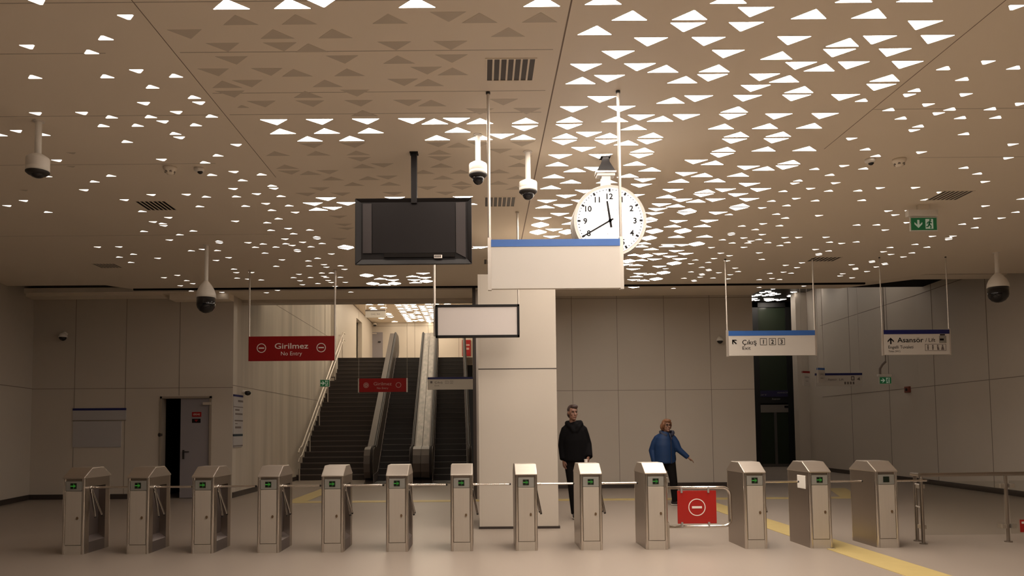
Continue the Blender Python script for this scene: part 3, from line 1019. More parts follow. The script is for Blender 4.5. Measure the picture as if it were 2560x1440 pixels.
for x in (x0 - 0.012, x1 + 0.02):
    b.box(x - 0.018, x + 0.018, Y - 0.03, Y + 0.03, z0 - 0.01, z1 + 0.005)
    b.sweep([(x, Y, z1), (x, Y, ZTOP)], 0.0035, 8)
b.build('suspension', M_POLE, t)

t, x0, x1, z0, z1 = sign('hanging_sign', 1069, 1184, 943, 974, Y, 'small white hanging exit sign with dark blue top in front of the right escalator', 'sign', M_SIGNW, M_NAVY, 0.16, zc=ZTOP, poles=False)
h, w = z1 - z0, x1 - x0
b = MB()
yy = Y - 0.036
b.box(x0 + w * 0.06, x0 + w * 0.105, yy, yy + 0.002, z0 + h * 0.52, z0 + h * 0.69)
b.text('Çıkış', x0 + w * 0.155, z0 + h * 0.59, yy, h * 0.17, w * 0.17, align='L')
b.text('Exit', x0 + w * 0.155, z0 + h * 0.33, yy, h * 0.11, w * 0.10, align='L')
for i, c in enumerate('12'):
    xc = x0 + w * (0.42 + 0.10 * i)
    frame_rect(b, xc - h * 0.12, xc + h * 0.12, z0 + h * 0.47, z0 + h * 0.71, yy, 0.006)
    b.text(c, xc, z0 + h * 0.59, yy, h * 0.14)
b.build('lettering', M_GREY, t)
b = MB()
for x in (x0 + 0.02, x1 - 0.02):
    b.sweep([(x, Y, z1), (x, Y, ZTOP)], 0.0035, 8)
b.build('suspension', M_POLE, t)

# sign on the upper level
Y = 31.2
t, x0, x1, z0, z1 = sign('hanging_sign', 914, 964, 775, 794, Y, 'pale hanging sign under the bright upper ceiling above the stairs', 'sign', M_SIGNW, M_GREY, 0.16, zc=ZTOP - 0.007)
b = MB()
b.text('Çıkış  Exit', (x0 + x1) / 2, (z0 + z1) / 2 - 0.01, Y - 0.036, (z1 - z0) * 0.22, (x1 - x0) * 0.45)
b.build('lettering', M_GREY, t)

# signs far down the corridor
Y = 21.6
t, x0, x1, z0, z1 = sign('hanging_sign', 2038, 2155, 933, 965, Y, 'far white lift sign with dark blue top, widest of the three in the corridor', 'sign', M_SIGNW, M_NAVY, 0.17, zc=6.15, poles=False)
h, w = z1 - z0, x1 - x0
b = MB()
yy = Y - 0.036
b.text('Asansör', x0 + w * 0.26, z0 + h * 0.52, yy, h * 0.2, w * 0.19, align='L')
b.text('Lift', x0 + w * 0.5, z0 + h * 0.51, yy, h * 0.17, w * 0.10, align='L')
frame_rect(b, x0 + w * 0.76, x0 + w * 0.83, z0 + h * 0.43, z0 + h * 0.75, yy, 0.02)
b.prism([(x0 + w * 0.88, yy, z0 + h * 0.5), (x0 + w * 0.95, yy, z0 + h * 0.42), (x0 + w * 0.94, yy, z0 + h * 0.68)], (0, 0.002, 0))
for i in range(4):
    b.box(x0 + w * (0.61 + 0.06 * i), x0 + w * (0.645 + 0.06 * i), yy, yy + 0.002, z0 + h * 0.12, z0 + h * 0.32)
b.build('lettering', M_GREY, t)
b = MB()
for x in (x0 + 0.1, x1 - 0.05):
    b.sweep([(x, Y, z1), (x, Y, 6.15)], 0.005, 8)
b.build('suspension', M_POLE, t)
for (xa, xb, ya, yb, Y, lab, top, rot, txt) in (
        (2041, 2063, 920, 957, 20.6, 'small white sign with blue top turned sideways before the far lift sign', M_BLUE, 0.5, ('Çıkış', 'Exit')),
        (2004, 2026, 928, 964, 22.4, 'small white sign with dark red top beside the elevator wall', M_RED, 0.5, ('Girilmez', 'No Entry'))):
    p, q = at_y(xa, ya, Y), at_y(xb, yb, Y)
    w, h = (q.x - p.x) / math.cos(rot), p.z - q.z
    t = thing('hanging_sign', ((p.x + q.x) / 2, Y, q.z), lab, 'sign', None, rot)
    b = MB()
    b.box(-w / 2, w / 2, -0.03, 0.03, 0, h * 0.86)
    b.build('sign_panel', M_SIGNW, t, world=False)
    b = MB()
    b.box(-w / 2, w / 2, -0.03, 0.03, h * 0.86, h)
    b.build('top_band', top, t, world=False)
    b = MB()
    b.text(txt[0], 0, h * 0.6, -0.034, h * 0.14, w * 0.6)
    b.text(txt[1], 0, h * 0.32, -0.034, h * 0.10, w * 0.4)
    b.build('lettering', M_GREY, t, world=False)
    b = MB()
    for x in (-w / 2, w / 2):
        b.sweep([(x, 0, 0), (x, 0, 6.15 - q.z)], 0.006, 8)
    b.build('suspension', M_POLE, t, world=False)


# ------------------------------------------------------------------ emergency exit signs
def running_man(b, x, z, y, s):
    b.lathe([(s * 0.10, 0), (s * 0.10, 0.002)], (x + s * 0.06, y, z + s * 0.36), (0, 1, 0), 14)
    for a, c, w in (((0.02, 0.24), (-0.06, -0.05), 0.085), ((-0.06, -0.05), (0.12, -0.2), 0.06), ((0.12, -0.2), (0.08, -0.44), 0.055), ((-0.06, -0.05), (-0.16, -0.26), 0.06), ((-0.16, -0.26), (-0.34, -0.28), 0.05), ((0.02, 0.22), (0.2, 0.06), 0.045), ((0.02, 0.22), (-0.2, 0.14), 0.045), ((-0.2, 0.14), (-0.26, -0.02), 0.04)):
        d = Vector((c[0] - a[0], 0, c[1] - a[1])).normalized()
        n = Vector((-d.z, 0, d.x)) * w * s
        A, B = Vector((x + a[0] * s, y, z + a[1] * s)), Vector((x + c[0] * s, y, z + c[1] * s))
        b.prism([A + n, A - n, B - n, B + n], (0, 0.002, 0))


def exit_sign(px0, px1, py0, py1, y, label, head, zc, ang, hose=False):
    p, q = at_y(px0, py0, y), at_y(px1, py1, y)
    x0, x1, z1, z0 = p.x, q.x, p.z, q.z
    w, h = x1 - x0, z1 - z0
    t = thing('emergency_exit_sign', ((x0 + x1) / 2, y, z0), label, 'sign')
    b = MB()
    b.box(x0 - 0.015, x1 + 0.015, y, y + 0.015, z0 - 0.015, z1 + 0.015)
    b.build('backing_plate', M_WHITE, t, bevel=0.003)
    b = MB()
    b.box(x0, x1, y - 0.004, y + 0.001, z0, z1)
    b.build('green_panel', M_EXIT, t)
    b = MB()
    arrow(b, x0 + w * 0.28, (z0 + z1) / 2, y - 0.007, h * 0.66, ang, 0.26)
    b.box(x0 + w * 0.56, x0 + w * 0.86, y - 0.006, y, z0 + h * 0.1, z1 - h * 0.1)
    b.build('pictogram', M_EXITW, t)
    b = MB()
    running_man(b, x0 + w * 0.72, (z0 + z1) / 2, y - 0.009, h * 0.85)
    b.build('running_figure', M_EXIT, t)
    if head:
        b = MB()
        b.box(x0 - 0.05, x1 + 0.015, y - 0.03, y + 0.05, z1 + 0.02, z1 + 0.02 + head)
        b.build('lamp_housing', M_CAMW, t, bevel=0.008)
        if zc < CEIL:
            return t, x0, x1, z0, z1
        b = MB()
        b.box((x0 + x1) / 2 - 0.07, (x0 + x1) / 2 + 0.07, y - 0.02, y + 0.04, z1 + 0.02 + head, zc)
        b.build('mounting_bracket', M_CEIL, t)
    return t, x0, x1, z0, z1


exit_sign(2277, 2342, 545, 575, 10.6, 'green emergency exit sign with down arrow, hanging from the ceiling on the right', 0.09, CEIL, math.pi)
t, x0, x1, z0, z1 = exit_sign(2199, 2228, 943, 959, 20.5, 'small green emergency exit sign with a cable above it by the right wall', 0.06, 3.2, -math.pi / 2)
b = MB()
pts = [at_y(px, py, 20.5) for px, py in ((2200, 938), (2200, 922), (2206, 912), (2214, 904))]
b.sweep(pts, 0.03, 8)
b.sweep([pts[-1], (pts[-1].x, 20.5, 6.15)], 0.012, 8)
b.build('cable', M_HOSE, t)
t, x0, x1, z0, z1 = exit_sign(801, 823, 950, 966, 21.5, 'small green emergency exit sign hanging before the dark stairs', 0, 0, -math.pi / 2)
b = MB()
b.sweep([((x0 + x1) / 2, 21.51, z1), ((x0 + x1) / 2, 21.51, ZTOP)], 0.006, 8)
b.build('suspension', M_POLE, t)

# ------------------------------------------------------------------ dark ceiling television
Y = 8.4
p, q = at_y(888, 497, Y), at_y(1180, 660, Y)
x0, x1, z0, z1 = p.x, q.x, q.z, p.z
t = thing('ceiling_television', ((x0 + x1) / 2, Y, z0), 'switched-off black television hanging from the ceiling on a dark pole', 'television')
PX = lambda px: at_y(px, 580, Y).x
PZ = lambda py: at_y(1035, py, Y).z
b = MB()
b.box(x0 + 0.01, x1 - 0.01, Y + 0.015, Y + 0.09, z0 + 0.01, z1 - 0.01)
b.build('housing', M_TV, t, bevel=0.02)
b = MB()
xi0, xi1, zi0, zi1 = PX(905), PX(1166), PZ(645), PZ(506)
fr = [(x0, z0), (x1, z0), (x1, z1), (x0, z1)]
fi = [(xi0, zi0), (xi1, zi0), (xi1, zi1), (xi0, zi1)]
for i in range(4):
    j = (i + 1) % 4
    b.prism([(fr[i][0], Y - 0.012, fr[i][1]), (fr[j][0], Y - 0.012, fr[j][1]), (fi[j][0], Y + 0.02, fi[j][1]), (fi[i][0], Y + 0.02, fi[i][1])], (0, 0.03, 0))
b.build('bezel', M_TV, t, bevel=0.006)
b = MB()
b.box(PX(931), PX(1138), Y + 0.004, Y + 0.03, PZ(632), PZ(507))
b.build('screen', M_TVS, t)
b = MB()
b.box(PX(907), PX(929), Y + 0.002, Y + 0.03, PZ(632), PZ(508))
b.build('speaker_strip', M_TVG, t)
b = MB()
b.prism([(PX(1140), Y, PZ(632)), (PX(1164), Y, PZ(645)), (PX(1164), Y, PZ(506)), (PX(1140), Y, PZ(507))], (0, 0.02, 0))
b.build('speaker_strip', M_TVG, t)
b = MB()
b.box(PX(960), PX(1137), Y - 0.004, Y + 0.02, PZ(643), PZ(633))
b.build('lower_bar', M_BLACK, t)
b = MB()
b.box(PX(1085), PX(1105), Y - 0.008, Y, PZ(646), PZ(638))
b.mi = 1
xx = PX(1086)
for i in range(9):
    wbar = 0.003 + 0.002 * (i * 7 % 3)
    b.box(xx, xx + wbar, Y - 0.0095, Y - 0.007, PZ(644.5), PZ(639))
    xx += wbar + 0.003
b.build('barcode_sticker', [M_PALE, M_INK], t)
b = MB()
xp = PX(1035.5)
b.box(xp - 0.032, xp + 0.032, Y - 0.02, Y + 0.05, PZ(509), CEIL)
b.build('pole', M_TV, t, bevel=0.004)
b = MB()
b.box(xp - 0.045, xp + 0.045, Y - 0.035, Y + 0.065, CEIL - 0.015, CEIL)
b.build('ceiling_plate', M_TV, t)

# ------------------------------------------------------------------ clock
Y = 8.45
c = at_y(1525, 552, Y)
R = (at_y(1617, 552, Y).x - at_y(1433, 552, Y).x) / 2
t = thing('station_clock', (c.x, Y, c.z - R), 'large round double-sided white clock showing twenty to twelve, behind the blank sign', 'clock')
b = MB()
b.lathe([(R * 0.90, 0.0), (R * 0.985, -0.01), (R, 0.01), (R, 0.10), (R * 0.97, 0.105), (R * 0.97, 0.20), (R, 0.205), (R, 0.29), (R * 0.985, 0.31), (R * 0.9, 0.30)], (c.x, Y, c.z), (0, 1, 0), 64)
b.build('case', M_CRIM, t, smooth=False)
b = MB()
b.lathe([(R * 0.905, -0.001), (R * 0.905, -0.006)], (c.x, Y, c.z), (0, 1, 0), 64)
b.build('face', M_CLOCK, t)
b = MB()
yd = Y - 0.008
for k in range(60):
    a = k * math.pi / 30
    s, co = math.sin(a), math.cos(a)
    r0, r1, w = (0.80, 0.885, 0.011) if k % 5 == 0 else (0.835, 0.872, 0.004)
    n = Vector((co, 0, -s)) * w
    d = Vector((s, 0, co))
    A, B = Vector((c.x, yd, c.z)) + d * R * r0, Vector((c.x, yd, c.z)) + d * R * r1
    b.prism([A + n, A - n, B - n, B + n], (0, 0.002, 0))
for k in range(1, 13):
    a = k * math.pi / 6
    b.text(str(k), c.x + math.sin(a) * R * 0.675, c.z + math.cos(a) * R * 0.675, yd, R * 0.16, None, bold=0.028)
b.build('dial_markings', M_INK, t)
b = MB()
b.text('Brennat', c.x + R * 0.02, c.z - R * 0.36, yd, R * 0.055, R * 0.22)
b.text('si la   s a', c.x, c.z + R * 0.30, yd, R * 0.05, R * 0.42)
b.build('small_print', M_GREY, t)


def hand(name, ang, ln, tail, w):
    s, co = math.sin(ang), math.cos(ang)
    d, n = Vector((s, 0, co)), Vector((co, 0, -s)) * w
    o = Vector((c.x, yd - 0.008, c.z))
    bb = MB()
    bb.prism([o - d * tail + n, o - d * tail - n, o + d * ln - n * 0.8, o + d * ln + n * 0.8], (0, 0.004, 0))
    bb.lathe([(0.018, -0.004), (0.018, 0.006)], o, (0, 1, 0), 16)
    return bb.build(name, M_INK, t)


hand('hour_hand', math.radians(-8), R * 0.54, R * 0.19, 0.012)
hand('minute_hand', math.radians(240), R * 0.80, R * 0.10, 0.009)
b = MB()
za = c.z + R * 0.98
zn = at_y(1520, 432, Y).z
xn = at_y(1519, 440, Y).x
b.box(xn - 0.05, xn + 0.05, Y + 0.10, Y + 0.20, za - 0.03, zn)
b.box(xn - 0.10, xn + 0.10, Y + 0.09, Y + 0.21, zn, zn + 0.03)
b.build('neck', M_CRIM, t, bevel=0.004)
b = MB()
zb_ = at_y(1520, 419, Y).z
b.box(xn - 0.115, xn + 0.115, Y + 0.08, Y + 0.22, zn + 0.03, zb_)
b.build('clamp', M_CHROME, t, bevel=0.006)
b = MB()
zm, zt = at_y(1520, 397, Y).z, CEIL - 0.012
b.prism([(xn - 0.105, Y + 0.1, zb_), (xn + 0.105, Y + 0.1, zb_), (xn + 0.045, Y + 0.1, zm), (xn + 0.03, Y + 0.1, zt), (xn - 0.03, Y + 0.1, zt), (xn - 0.045, Y + 0.1, zm)], (0, 0.1, 0))
b.box(xn - 0.055, xn + 0.055, Y + 0.09, Y + 0.21, zt, CEIL)
b.build('ceiling_bracket', M_TV, t)


# ------------------------------------------------------------------ surveillance cameras
def dome_camera(px, y, pyb0, pyb1, pyd1, pxw, label):
    z1, z0, zd = at_y(px, pyb0, y).z, at_y(px, pyb1, y).z, at_y(px, pyd1, y).z
    x = at_y(px, pyb0, y).x
    r = pxw / 2 * y / FPX
    t = thing('dome_camera', (x, y, zd), label, 'surveillance camera')
    b = MB()
    h = z1 - z0
    b.lathe([(r * 0.3, h), (r * 0.55, h * 0.94), (r * 0.95, h * 0.78), (r, h * 0.70), (r, h * 0.28), (r * 0.985, h * 0.26), (r * 0.985, h * 0.22), (r, h * 0.2), (r, 0.0), (r * 0.9, -0.004)], (x, y, z0), seg=32)
    b.build('housing', M_CAMW, t, smooth=True)
    b = MB()
    b.lathe([(r * 1.0, 0.002), (r * 1.0, -0.012), (r * 0.8, -0.03), (r * 0.62, -0.034)], (x, y, z0), seg=32)
    b.build('lower_ring', M_RUBBER, t, smooth=True)
    b = MB()
    hd = z0 - zd
    b.lathe([(r * 0.64, -0.02)] + [(r * 0.64 * math.cos(a * math.pi / 18), -hd * 0.35 - hd * 0.65 * math.sin(a * math.pi / 18)) for a in range(0, 10)], (x, y, z0), seg=28)
    b.build('dome', M_SMOKE, t, smooth=True)
    b = MB()
    b.sweep([(x, y, z1 - 0.03), (x, y, CEIL)], r * 0.29, 16)
    b.sweep([(x, y, CEIL - 0.012), (x, y, CEIL)], r * 0.5, 16)
    b.build('mount_pole', M_CAMW, t, smooth=False)


dome_camera(95, 7.45, 385, 429, 445, 56, 'white dome camera on a ceiling pole at the far left')
dome_camera(1195, 7.9, 403, 436, 462, 46, 'white dome camera hanging just left of the large blank sign pole')
dome_camera(1320, 8.4, 449, 478, 500, 46, 'white dome camera hanging between the large blank sign poles')


def drop_camera(px, y, pys, pyb, pyd, pxw, label):
    zs, z0, zd = at_y(px, pys, y).z, at_y(px, pyb, y).z, at_y(px, pyd, y).z
    x = at_y(px, pyb, y).x
    r = pxw / 2 * y / FPX
    t = thing('drop_camera', (x, y, zd), label, 'surveillance camera')
    h = zs - z0
    b = MB()
    b.lathe([(r * 0.2, h), (r * 0.28, h * 0.93), (r * 0.55, h * 0.74), (r * 0.8, h * 0.5), (r * 0.95, h * 0.25), (r, 0.0), (r * 0.9, -0.005)], (x, y, z0), seg=32)
    b.build('housing', M_CAMW, t, smooth=True)
    b = MB()
    hd = z0 - zd
    b.lathe([(r * 0.93, 0.0), (r * 0.93, -hd * 0.5), (r * 0.86, -hd * 0.66), (r * 0.62, -hd * 0.86), (r * 0.3, -hd * 0.97), (0.005, -hd)], (x, y, z0), seg=32)
    b.build('dome', M_SMOKE, t, smooth=True)
    b = MB()
    b.sweep([(x, y, zs - 0.02), (x, y, CEIL)], r * 0.2, 14)
    b.sweep([(x, y, CEIL - 0.015), (x, y, CEIL)], r * 0.34, 14)
    b.build('mount_pole', M_CAMW, t)


drop_camera(515, 12.55, 702, 744, 783, 49, 'teardrop camera with black dome on a pole, left of the red sign')
drop_camera(2495, 13.6, 682, 718, 757, 50, 'teardrop camera with black dome on a pole at the far right')


def wall_camera(px, py, y, r, label, off=0.16):
    p = at_y(px, py, y - off)
    t = thing('wall_camera', (p.x, y, p.z - r), label, 'surveillance camera')
    b = MB()
    b.sweep([(p.x, y, p.z + r * 0.9), (p.x, y - off * 0.6, p.z + r * 1.15), (p.x, y - off, p.z + r * 0.8)], r * 0.3, 10)
    b.build('bracket', M_CAMW, t)
    b = MB()
    b.lathe([(r * 0.5, r * 0.95), (r * 0.9, r * 0.6), (r, 0.1 * r), (r, 0)], (p.x, y - off, p.z), seg=20)
    b.build('housing', M_CAMW, t, smooth=True)
    b = MB()
    b.lathe([(r * 0.85, 0)] + [(r * 0.85 * math.cos(a * math.pi / 12), -r * 0.85 * math.sin(a * math.pi / 12)) for a in range(1, 7)], (p.x, y - off, p.z), seg=20)
    b.build('dome', M_SMOKE, t, smooth=True)


wall_camera(157, 843, YL, 0.095, 'small dome camera on the dark left wall')
wall_camera(1800, 852, YR, 0.085, 'small dome camera on the wall behind the people, left of the exit number sign')
wall_camera(937, 812, YFAR, 0.10, 'tiny camera on the upper level far wall above the grey door', 0.3)
# small pendant camera under the red sign
Y = 19.5
p = at_y(641, 930, Y)
t = thing('pendant_camera', (p.x, Y, p.z - 0.15), 'small grey pendant camera below the left end of the red sign', 'surveillance camera')
b = MB()
b.sweep([(p.x, Y, p.z + 0.12), (p.x, Y, ZTOP)], 0.008, 8)
b.build('cord', M_HOSE, t)
b = MB()
b.lathe([(0.01, 0.16), (0.05, 0.12), (0.085, 0.04), (0.09, 0.0), (0.07, -0.02)], (p.x, Y, p.z), seg=20)
b.build('housing', M_PLATE, t, smooth=True)
b = MB()
b.lathe([(0.065, -0.02), (0.075, -0.07), (0.055, -0.12), (0.01, -0.145)], (p.x, Y, p.z), seg=20)
b.build('dome', M_CLEAR, t, smooth=True)

# ------------------------------------------------------------------ things on the left and stair walls
p, q = at_y(183, 1020, YL), at_y(314, 1118, YL)
t = thing('wall_board', ((p.x + q.x) / 2, YL, q.z), 'pale notice board with navy top edge on the dark left wall', 'notice board')
zt = lambda py: at_y(248, py, YL).z
b = MB()
b.box(p.x, q.x, YL - 0.02, YL, zt(1050), zt(1026))
b.build('header_panel', M_POSTER, t)
b = MB()
b.box(p.x, q.x, YL - 0.024, YL, zt(1026), zt(1020.5))
b.build('top_band', M_NAVY, t)
b = MB()
b.box(p.x + 0.01, q.x - 0.10, YL - 0.018, YL, zt(1118), zt(1053))
b.build('lower_panel', M_POSTER, t)
b = MB()
b.box(p.x, q.x, YL - 0.022, YL, zt(1052), zt(1050))
b.build('divider', M_JOINT, t)
p = at_y(401, 1087, YL)
t = thing('wall_switch', (p.x, YL, p.z - 0.05), 'small dark switch on the left wall beside the open door', 'switch')
MB().lathe([(0.05, 0), (0.05, -0.02), (0.035, -0.035), (0.005, -0.04)], (p.x, YL, p.z), (0, 1, 0), 16).build('plate', M_SKIRT, t)
b = MB()
b.box(p.x - 0.012, p.x + 0.012, YL - 0.05, YL - 0.03, p.z - 0.02, p.z + 0.02)
b.build('toggle', M_RUBBER, t)

# information board on the side wall of the stair hall (its plane is x = XS)
ya, yb = YL + 0.02, YL + 0.68
zi = lambda py: at_y(590, py, 17.6).z
t = thing('wall_board', (XS, ya, zi(1120)), 'narrow information board with navy and teal bands on the pale stair wall', 'notice board')
b = MB()
b.box(XS, XS + 0.02, ya, yb, zi(1118), zi(992))
b.build('board', M_POSTER, t)
b = MB()
b.box(XS + 0.001, XS + 0.024, ya, yb, zi(992), zi(987))
b.build('top_band', M_NAVY, t)
b = MB()
b.box(XS + 0.001, XS + 0.023, ya, yb, zi(1090.5), zi(1085))
b.build('lower_band', mat('teal_band', (0.02, 0.035, 0.05), 0.5), t)
b = MB()
for (pa, pb, u0, u1) in ((1000, 1005, 0.45, 1), (1016.5, 1018.5, 0, 1), (1023, 1027, 0.15, 0.6), (1033, 1037, 0.15, 0.95), (1050, 1053.5, 0.1, 1), (1058, 1060, 0.15, 0.4), (1066, 1071, 0.15, 0.8), (1113, 1116, 0, 1)):
    b.box(XS + 0.015, XS + 0.0225, ya + (yb - ya) * u0, ya + (yb - ya) * u1, zi(pb), zi(pa))
b.build('printed_lines', M_GREY, t)
p = at_z(596, 979, 2.7)
yc = 18.0
t = thing('wall_camera', (XS, yc, zi(985)), 'small round camera on the stair wall above the narrow information board', 'surveillance camera')
b = MB()
b.sweep([(XS, yc, zi(976)), (XS + 0.1, yc, zi(979))], 0.04, 10)
b.build('bracket', M_CAMW, t)
b = MB()
b.lathe([(0.055, -0.03), (0.075, 0), (0.07, 0.03), (0.05, 0.06), (0.005, 0.075)], (XS + 0.12, yc, zi(979)), (0, 0, -1), 16)
b.build('dome', M_SMOKE, t, smooth=True)

# red call panel on the right wall and fire panel upstairs
p = at_y(2288, 974, 20.6)
x = 11.25
t = thing('alarm_button', (x, 20.5, p.z - 0.1), 'small reddish brown alarm box on the long right wall', 'alarm')
b = MB()
b.box(x - 0.06, x, 20.4, 20.62, p.z - 0.08, p.z + 0.08)
b.build('box', mat('alarm_red', (0.20, 0.05, 0.03), 0.5), t, bevel=0.008)
b = MB()
b.lathe([(0.04, 0), (0.04, 0.02), (0.01, 0.025)], (x - 0.06, 20.51, p.z), (-1, 0, 0), 14)
b.build('button', M_RUBBER, t)
p, q = at_y(1155, 850, YFAR - 0.1), at_y(1177, 890, YFAR - 0.1)
t = thing('fire_cabinet', ((p.x + q.x) / 2, YFAR, q.z), 'red panel on the upper level far wall beside the pillar', 'fire cabinet')
b = MB()
b.box(p.x, q.x, YFAR - 0.12, YFAR, q.z, p.z)
b.build('cabinet', M_RED, t, bevel=0.01)
b = MB()
b.box(p.x + 0.2, q.x - 0.06, YFAR - 0.13, YFAR - 0.1, p.z - 0.30, p.z - 0.22)
b.box(p.x + 0.22, q.x - 0.08, YFAR - 0.13, YFAR - 0.1, p.z - 0.5, p.z - 0.4)
b.build('lettering', M_PINK, t)


# ------------------------------------------------------------------ turnstiles (local frame: x across, y away from the camera, z up)
TY = 9.45
HW, TL, ZS, ZL = 0.131, 0.66, 0.915, 1.03
PROF = [(-0.012, ZS - 0.012), (-0.012, ZS + 0.004), (0.19, ZL), (0.47, ZL), (TL + 0.012, ZS + 0.004), (TL + 0.012, ZS - 0.012)]


def make_turnstile(arms=True, display=True, card=False, recess=True):
    t = thing('turnstile', (0, 0, 0), 'turnstile', 'turnstile')
    b = MB()
    xr = 0.045 if recess else HW
    b.box(-HW, xr, 0.02, TL - 0.02, 0.0, ZS)                     # left wall and core
    if recess:
        b.box(xr, HW, 0.02, 0.13, 0, ZS)
        b.box(xr, HW, 0.53, TL - 0.02, 0, ZS)
        b.box(xr, HW, 0.13, 0.53, 0.80, ZS)
    b.build('body', M_BODY, t, world=False)
    if recess:
        b = MB()
        b.box(xr, xr + 0.004, 0.132, 0.528, 0.18, 0.80)
        b.build('recess_panel', M_STEEL_D, t, world=False)
        b = MB()
        b.prism([(xr, 0.13, 0), (HW, 0.13, 0), (HW, 0.13, 0.13), (xr + 0.003, 0.13, 0.19)], (0, 0.40, 0))
        b.build('recess_sill', M_STEEL_D, t, world=False)
    for sx in (-1, 1):
        for y in (0.02, TL - 0.02):
            b = MB()
            b.sweep([(sx * (HW - 0.016), y, 0), (sx * (HW - 0.016), y, ZS)], 0.019, 14)
            b.build('corner_post', M_CHROME, t, world=False, smooth=False)
    b = MB()
    b.box(-HW + 0.03, HW - 0.03, 0.006, 0.03, 0, 0.105)
    b.build('kick_plate', M_PANEL, t, world=False)
    b = MB()
    b.box(-HW + 0.036, HW - 0.036, 0.004, 0.03, 0.112, 0.752)
    dp = b.build('door_panel', M_PANEL, t, world=False, bevel=0.002)
    b = MB()
    b.sweep([(0.052, 0.006, 0.432), (0.052, -0.006, 0.432)], (0.018), 14, squash=0.7)
    b.build('lock', M_LOCK, dp, world=False)
    b = MB()
    b.box(-HW + 0.036, HW - 0.036, 0.003, 0.03, 0.758, 0.872)
    pl = b.build('display_plate', M_PLATE, t, world=False, bevel=0.002)
    b = MB()
    b.box(-0.038, 0.034, -0.001, 0.01, 0.782, 0.850)
    sc = b.build('display_screen', M_SCREEN, pl, world=False)
    if display:
        b = MB()
        zc = 0.816
        b.box(-0.029, -0.006, -0.003, 0, zc - 0.004, zc + 0.004)
        b.box(-0.036, -0.031, -0.003, 0, zc - 0.006, zc + 0.006)
        for k in range(2):
            xx = -0.002 + k * 0.014
            b.prism([(xx, -0.003, zc + 0.016), (xx + 0.012, -0.003, zc), (xx, -0.003, zc - 0.016), (xx, -0.003, zc - 0.008), (xx + 0.006, -0.003, zc), (xx, -0.003, zc + 0.008)], (0, 0.002, 0))
        b.box(-0.001, 0.0005, -0.003, 0, zc - 0.03, zc + 0.03)
        b.build('arrow_symbol', M_GREEN, sc, world=False)
    b = MB()
    b.prism([(-HW - 0.003, y, z) for y, z in PROF], (2 * HW + 0.006, 0, 0))
    b.build('lid', M_LID, t, world=False, bevel=0.012)
    if card:
        b = MB()
        b.box(-HW - 0.006, -HW, 0.10, 0.34, 0.70, 0.86)
        b.build('side_cover', M_CAMW, t, world=False, bevel=0.01)
    if arms:
        hx, hy, hz = HW - 0.012, 0.175, 0.785
        b = MB()
        b.sweep([(xr, hy + 0.01, hz + 0.01), (xr + 0.04, hy, hz + 0.006), (hx, hy, hz)], [0.045, 0.04, 0.024], 16)
        b.ellipsoid((hx, hy, hz), (0.022, 0.028, 0.026), 14, 9)
        hb = b.build('tripod_hub', M_CHROME, t, world=False, smooth=True)
        for d, ln in (((1, 0.0, 0.0), 0.475), ((0.19, -0.02, -0.98), 0.37), ((0.16, 0.42, -0.89), 0.40)):
            d = Vector(d).normalized()
            o = Vector((hx, hy, hz))
            b = MB()
            b.sweep([o + d * 0.01, o + d * 0.05, o + d * 0.07, o + d * (ln - 0.012)], [0.016, 0.016, 0.0125, 0.0125], 12)
            b.mi = 1
            b.sweep([o + d * (ln - 0.012), o + d * (ln + 0.006)], [0.0135, 0.0115], 12)
            b.build('tripod_arm', [M_CHROME, M_RUBBER], t, world=False, smooth=False)
    return t


TPX = [188, 348, 509, 672, 831, 991.5, 1152, 1312.5, 1473.5, 1635, 1881, 2042.5, 2208]
TLAB = [
    'steel tripod turnstile at the left end of the row, in the dimmest corner',
    'steel tripod turnstile second from the left end, its arm pointing at the grey door',
    'steel tripod turnstile third from the left end, just left of the pale stair wall',
    'steel tripod turnstile with reddish lid below the large red no entry sign',
    'steel tripod turnstile in front of the foot of the dark stairs',
    'steel tripod turnstile in front of the left escalator',
    'steel tripod turnstile just left of the pale pillar',
    'steel tripod turnstile standing in front of the pale pillar',
    'steel tripod turnstile standing in front of the man in black',
    'armless steel turnstile cabinet beside the swing gate, in front of the person in blue',
    'steel tripod turnstile just right of the red gate panel',
    'steel tripod turnstile with a pale cover on its side, second from the right end',
    'steel tripod turnstile with a blank black display at the right end beside the railing',
]
proto = make_turnstile()
for i, px in enumerate(TPX):
    if i == 0:
        t = proto
    elif i == 9:
        t = make_turnstile(arms=False, recess=False)
    elif i == 11:
        t = make_turnstile(card=True)
    elif i == 12:
        t = make_turnstile(display=False)
    else:
        t = copy_tree(proto)
    x = (px - 1203) * TY / FPX
    t.location = (x, TY, 0)
    tag(t, TLAB[i], 'turnstile', 'turnstiles in a row')

# swing gate with the red panel, hinged beside the tenth cabinet
gx = (1635 - 1203) * TY / FPX + HW
gy = TY + 0.16
t = thing('swing_gate', (gx + 0.03, gy, 0), 'steel tube swing gate with a red no entry panel between two turnstiles', 'gate')
gl = lambda px: at_y(px, 1270, gy).x
gz = lambda py: at_y(1742, py, gy).z
b = MB()
b.box(gx + 0.006, gx + 0.045, gy - 0.06, gy + 0.06, 0, 0.30)
b.prism([(gx + 0.006, gy - 0.06, 0.30), (gx + 0.045, gy - 0.06, 0.30), (gx + 0.006, gy - 0.06, 0.37)], (0, 0.12, 0))
b.box(gx + 0.004, gx + 0.04, gy - 0.045, gy + 0.045, 0.66, 0.85)
b.sweep([(gx + 0.025, gy, 0.3), (gx + 0.025, gy, 0.7)], 0.016, 12)
b.build('hinge_post', M_STEEL, t, bevel=0.003)
zt_, zb_, xr_, rr = gz(1219), gz(1316), gl(1826), 0.09
pts = [(gx + 0.02, gy, zt_), (xr_ - rr, gy, zt_)]
